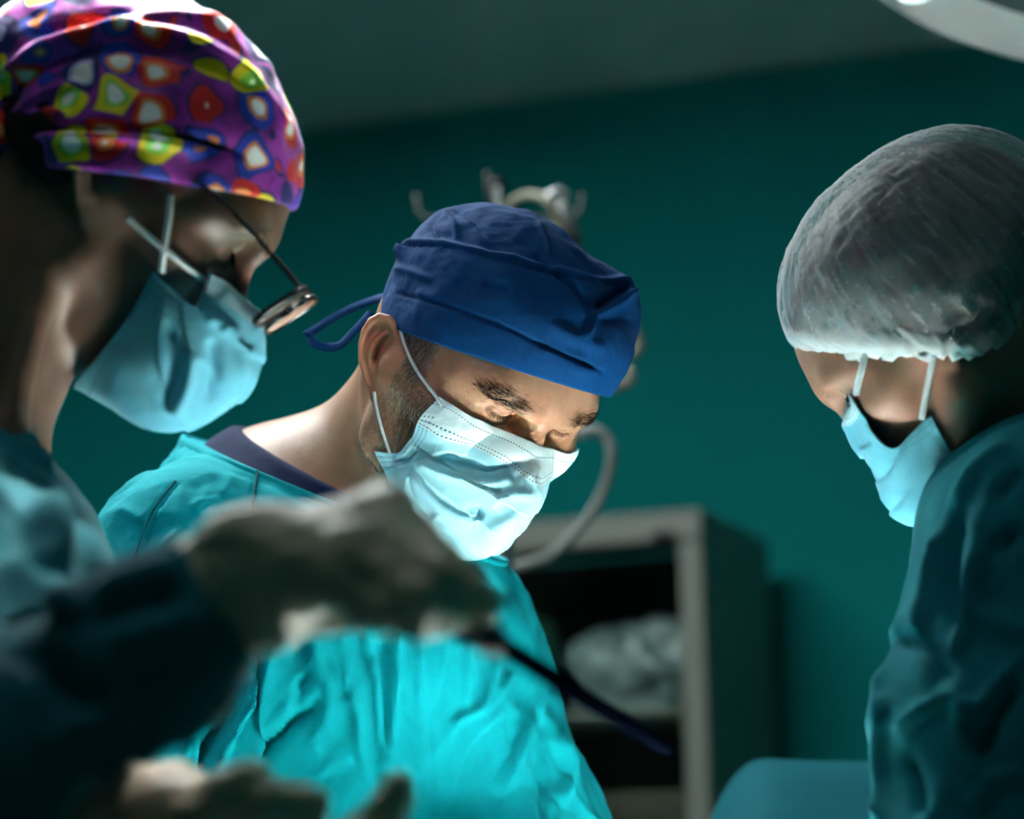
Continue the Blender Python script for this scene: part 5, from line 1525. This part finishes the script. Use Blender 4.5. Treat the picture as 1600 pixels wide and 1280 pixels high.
def hairR(Xw):
    q = HR.l(Xw)
    d = smin(ellipsoid(q, (0, -.045, .01), (.079, .066, .078)), ellipsoid(q, (0, -.008, .05), (.083, .102, .090)), .02)
    d = np.minimum(d, bouf(Xw)+.010)
    d = smax(d, -(q[:, 2]+.030+.25*(q[:, 1]+.05)), .006)
    return smax(d, (q[:, 1]-.079)-.55*(q[:, 2]-.072), .006)
Xh, Fh = polygonize(hairR, *[np.arange(BC[a]-.15, BC[a]+.15, .0035) for a in range(3)]); Nh = normals(Xh, Fh)
Xh = Xh+Nh*(.0012*ridged(HR.l(Xh)*np.array([160, 40, 90]), 2))[:, None]
obj_world('hair', Xh, Fh, M_hair_dark, pr)
Nb = normals(Xb, Fb)
qb = np.stack([(Xb-BC)@b1, (Xb-BC)@b2, (Xb-BC)@_fw], 1)/KR
ctr = np.array([.03, .085, 0]); az = np.arctan2(qb[:, 2]*1.0, qb[:, 0]); el = (qb[:, 1]+.1)/.2
pole = np.stack([np.cos(az), np.sin(az)], 1)
g3 = np.stack([pole[:, 0]*21, pole[:, 1]*21, el*3.2+.5*vnoise(qb*22)], 1)+.7*np.stack([vnoise(qb*30+3), vnoise(qb*30+9), 0*az], 1)
ga = ridged(g3*1.3, 2); low = np.clip((.62-el)/.5, 0, 1)
Xb = Xb+Nb*(.0022*ga*(.25+low)+.0012*fbm(qb*30, 2))[:, None]
facing_edge = np.clip(1-np.abs((Xb-WR(1450, 556, 2.36))@_up)/.018, 0, 1)
bc = obj_world('bouffant_cap', Xb, Fb, M_bouf, pr, attrs={'gather': np.clip(.45+.34*ga, 0, 1), 'edge': facing_edge})
# elastic ruffle round its rim
cutpl = (WR(1450, 553, 2.36), _up)
E0 = loop_on(bouf, cutpl, WR(1450, 553, 2.37), 160, .25, .0)
E0 = E0-(E0-E0.mean(0))*.035; k = np.arange(160)
E0 = E0+_up*(.0022*np.sin(k*1.9)+.0016*np.sin(k*.83))[:, None]
V, Fq = tube_vf(np.r_[E0, E0[:1]], .0042+.0012*np.sin(np.arange(161)*2.3), 8)
o = new_obj('elastic_edge', mesh_from('elastic_edge', V-np.array(pr.location), Fq), M_loop); o.parent = bc
RR = mask_rows_px(HR, [
 [(1336, 609, 0.0450), (1331, 615, 0.0324), (1328, 620, 0.0198), (1326, 625, 0.0090), (1325, 628, 0)],
 [(1350, 640, 0.0504), (1343, 648, 0.0405), (1338, 655, 0.0270), (1334, 658, 0.0135), (1333, 660, 0)],
 [(1364, 675, 0.0531), (1356, 690, 0.0432), (1350, 695, 0.0306), (1345, 695, 0.0135), (1344, 692, 0)],
 [(1395, 700, 0.0558), (1388, 725, 0.0477), (1378, 740, 0.0360), (1368, 745, 0.0180), (1365, 740, 0)],
 [(1425, 675, 0.0576), (1420, 740, 0.0504), (1405, 775, 0.0378), (1388, 790, 0.0198), (1383, 788, 0)],
 [(1445, 655, 0.0585), (1455, 735, 0.0513), (1445, 795, 0.0396), (1425, 815, 0.0198), (1418, 814, 0)],
 [(1457, 647, 0.0594), (1484, 700, 0.0513), (1504, 745, 0.0378), (1490, 795, 0.0180), (1465, 826, 0)]], -1)
MRF = [([(1375, 720), (1395, 760), (1400, 790)], 8, -.005, 'g'), ([(1400, 715), (1425, 765), (1440, 810)], 8, .006, 'r'), ([(1430, 700), (1440, 750), (1455, 790)], 9, -.005, 'g'), ([(1385, 705), (1410, 712)], 7, .005, 'r'), ([(1440, 720), (1470, 750)], 8, .004, 'r'), ([(1375, 750), (1385, 775)], 6, .004, 'r'), ([(1470, 665), (1495, 710)], 4, .0025, 'r')]
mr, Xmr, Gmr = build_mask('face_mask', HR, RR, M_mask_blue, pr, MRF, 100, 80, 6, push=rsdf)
rs2 = lambda A: rsdf(A)-.004
e1 = ear_loop('ear_loop', [(1352, 552), (1347, 575), (1341, 598), (1338, 616)], HR, rs2, pr, M_loop, .0024); e1.parent = mr
e2 = ear_loop('ear_loop', [(1459, 556), (1452, 590), (1445, 625), (1440, 655)], HR, rs2, pr, M_loop, .0024); e2.parent = mr
gownR0 = prim_sdf(gr)
CRP = plane([WR(1600, 640, 2.2), WR(1640, 640, 2.5), WR(1480, 745, 2.35)], HR.T)
def gownR(X):
    d = gownR0(X)
    near = np.linalg.norm(X-WR(1650, 720, 2.38), axis=1) < .18
    d = np.where(near, smax(d, (X-CRP[0])@CRP[1], .004), d)
    return smax(d, .48-X[:, 2], .004)
Xg, Fg = polygonize(gownR, spaced(.14, 1.04, [(.48, .0046), (1.04, .014)]), spaced(1.50, 2.55, [(2.12, .0046), (2.55, .014)]), spaced(.45, 1.66, [(1.0, .014), (1.60, .0046)]))
Ng = normals(Xg, Fg)
GRF = [([(1480, 830), (1455, 930), (1440, 1000)], 10, .008, 'r'), ([(1510, 800), (1490, 900), (1500, 980)], 12, -.010, 'g'), ([(1540, 850), (1510, 960), (1490, 1030)], 9, .009, 'r'), ([(1600, 830), (1545, 880), (1560, 960)], 12, -.009, 'g'),
       ([(1400, 1000), (1450, 1020), (1490, 1070)], 12, -.010, 'g'), ([(1490, 1070), (1520, 1120), (1580, 1040), (1600, 1030)], 11, .010, 'r'), ([(1410, 1150), (1460, 1110), (1500, 1090)], 9, .008, 'r'), ([(1520, 1090), (1500, 1150), (1530, 1230)], 10, .009, 'r'),
       ([(1600, 1070), (1560, 1110), (1530, 1190)], 12, -.011, 'g'), ([(1390, 1100), (1385, 1180), (1384, 1275)], 8, .007, 'r!'), ([(1420, 1180), (1440, 1230), (1445, 1280)], 12, -.009, 'g'), ([(1600, 1210), (1550, 1220), (1510, 1270)], 9, .008, 'r'), ([(1580, 700), (1530, 740), (1500, 800)], 10, .006, 'r'), ([(1600, 740), (1560, 790)], 10, -.007, 'g')]
Xg = Xg+Ng*(fold_lines(Xg, Ng, GRF)+wrinkle(Xg, Ng, 8.8, .008, 11., (1, 1, .8)))[:, None]
obj_world('surgical_gown', Xg, Fg, M_gown_shade_r, pr)

_e = WR(1560, 1640, 2.10); free_hand(_e+np.array([-.025, -.02, .0]), (-.7, -.35, -.22), (-.25, .1, 1), -1, pr, 13)
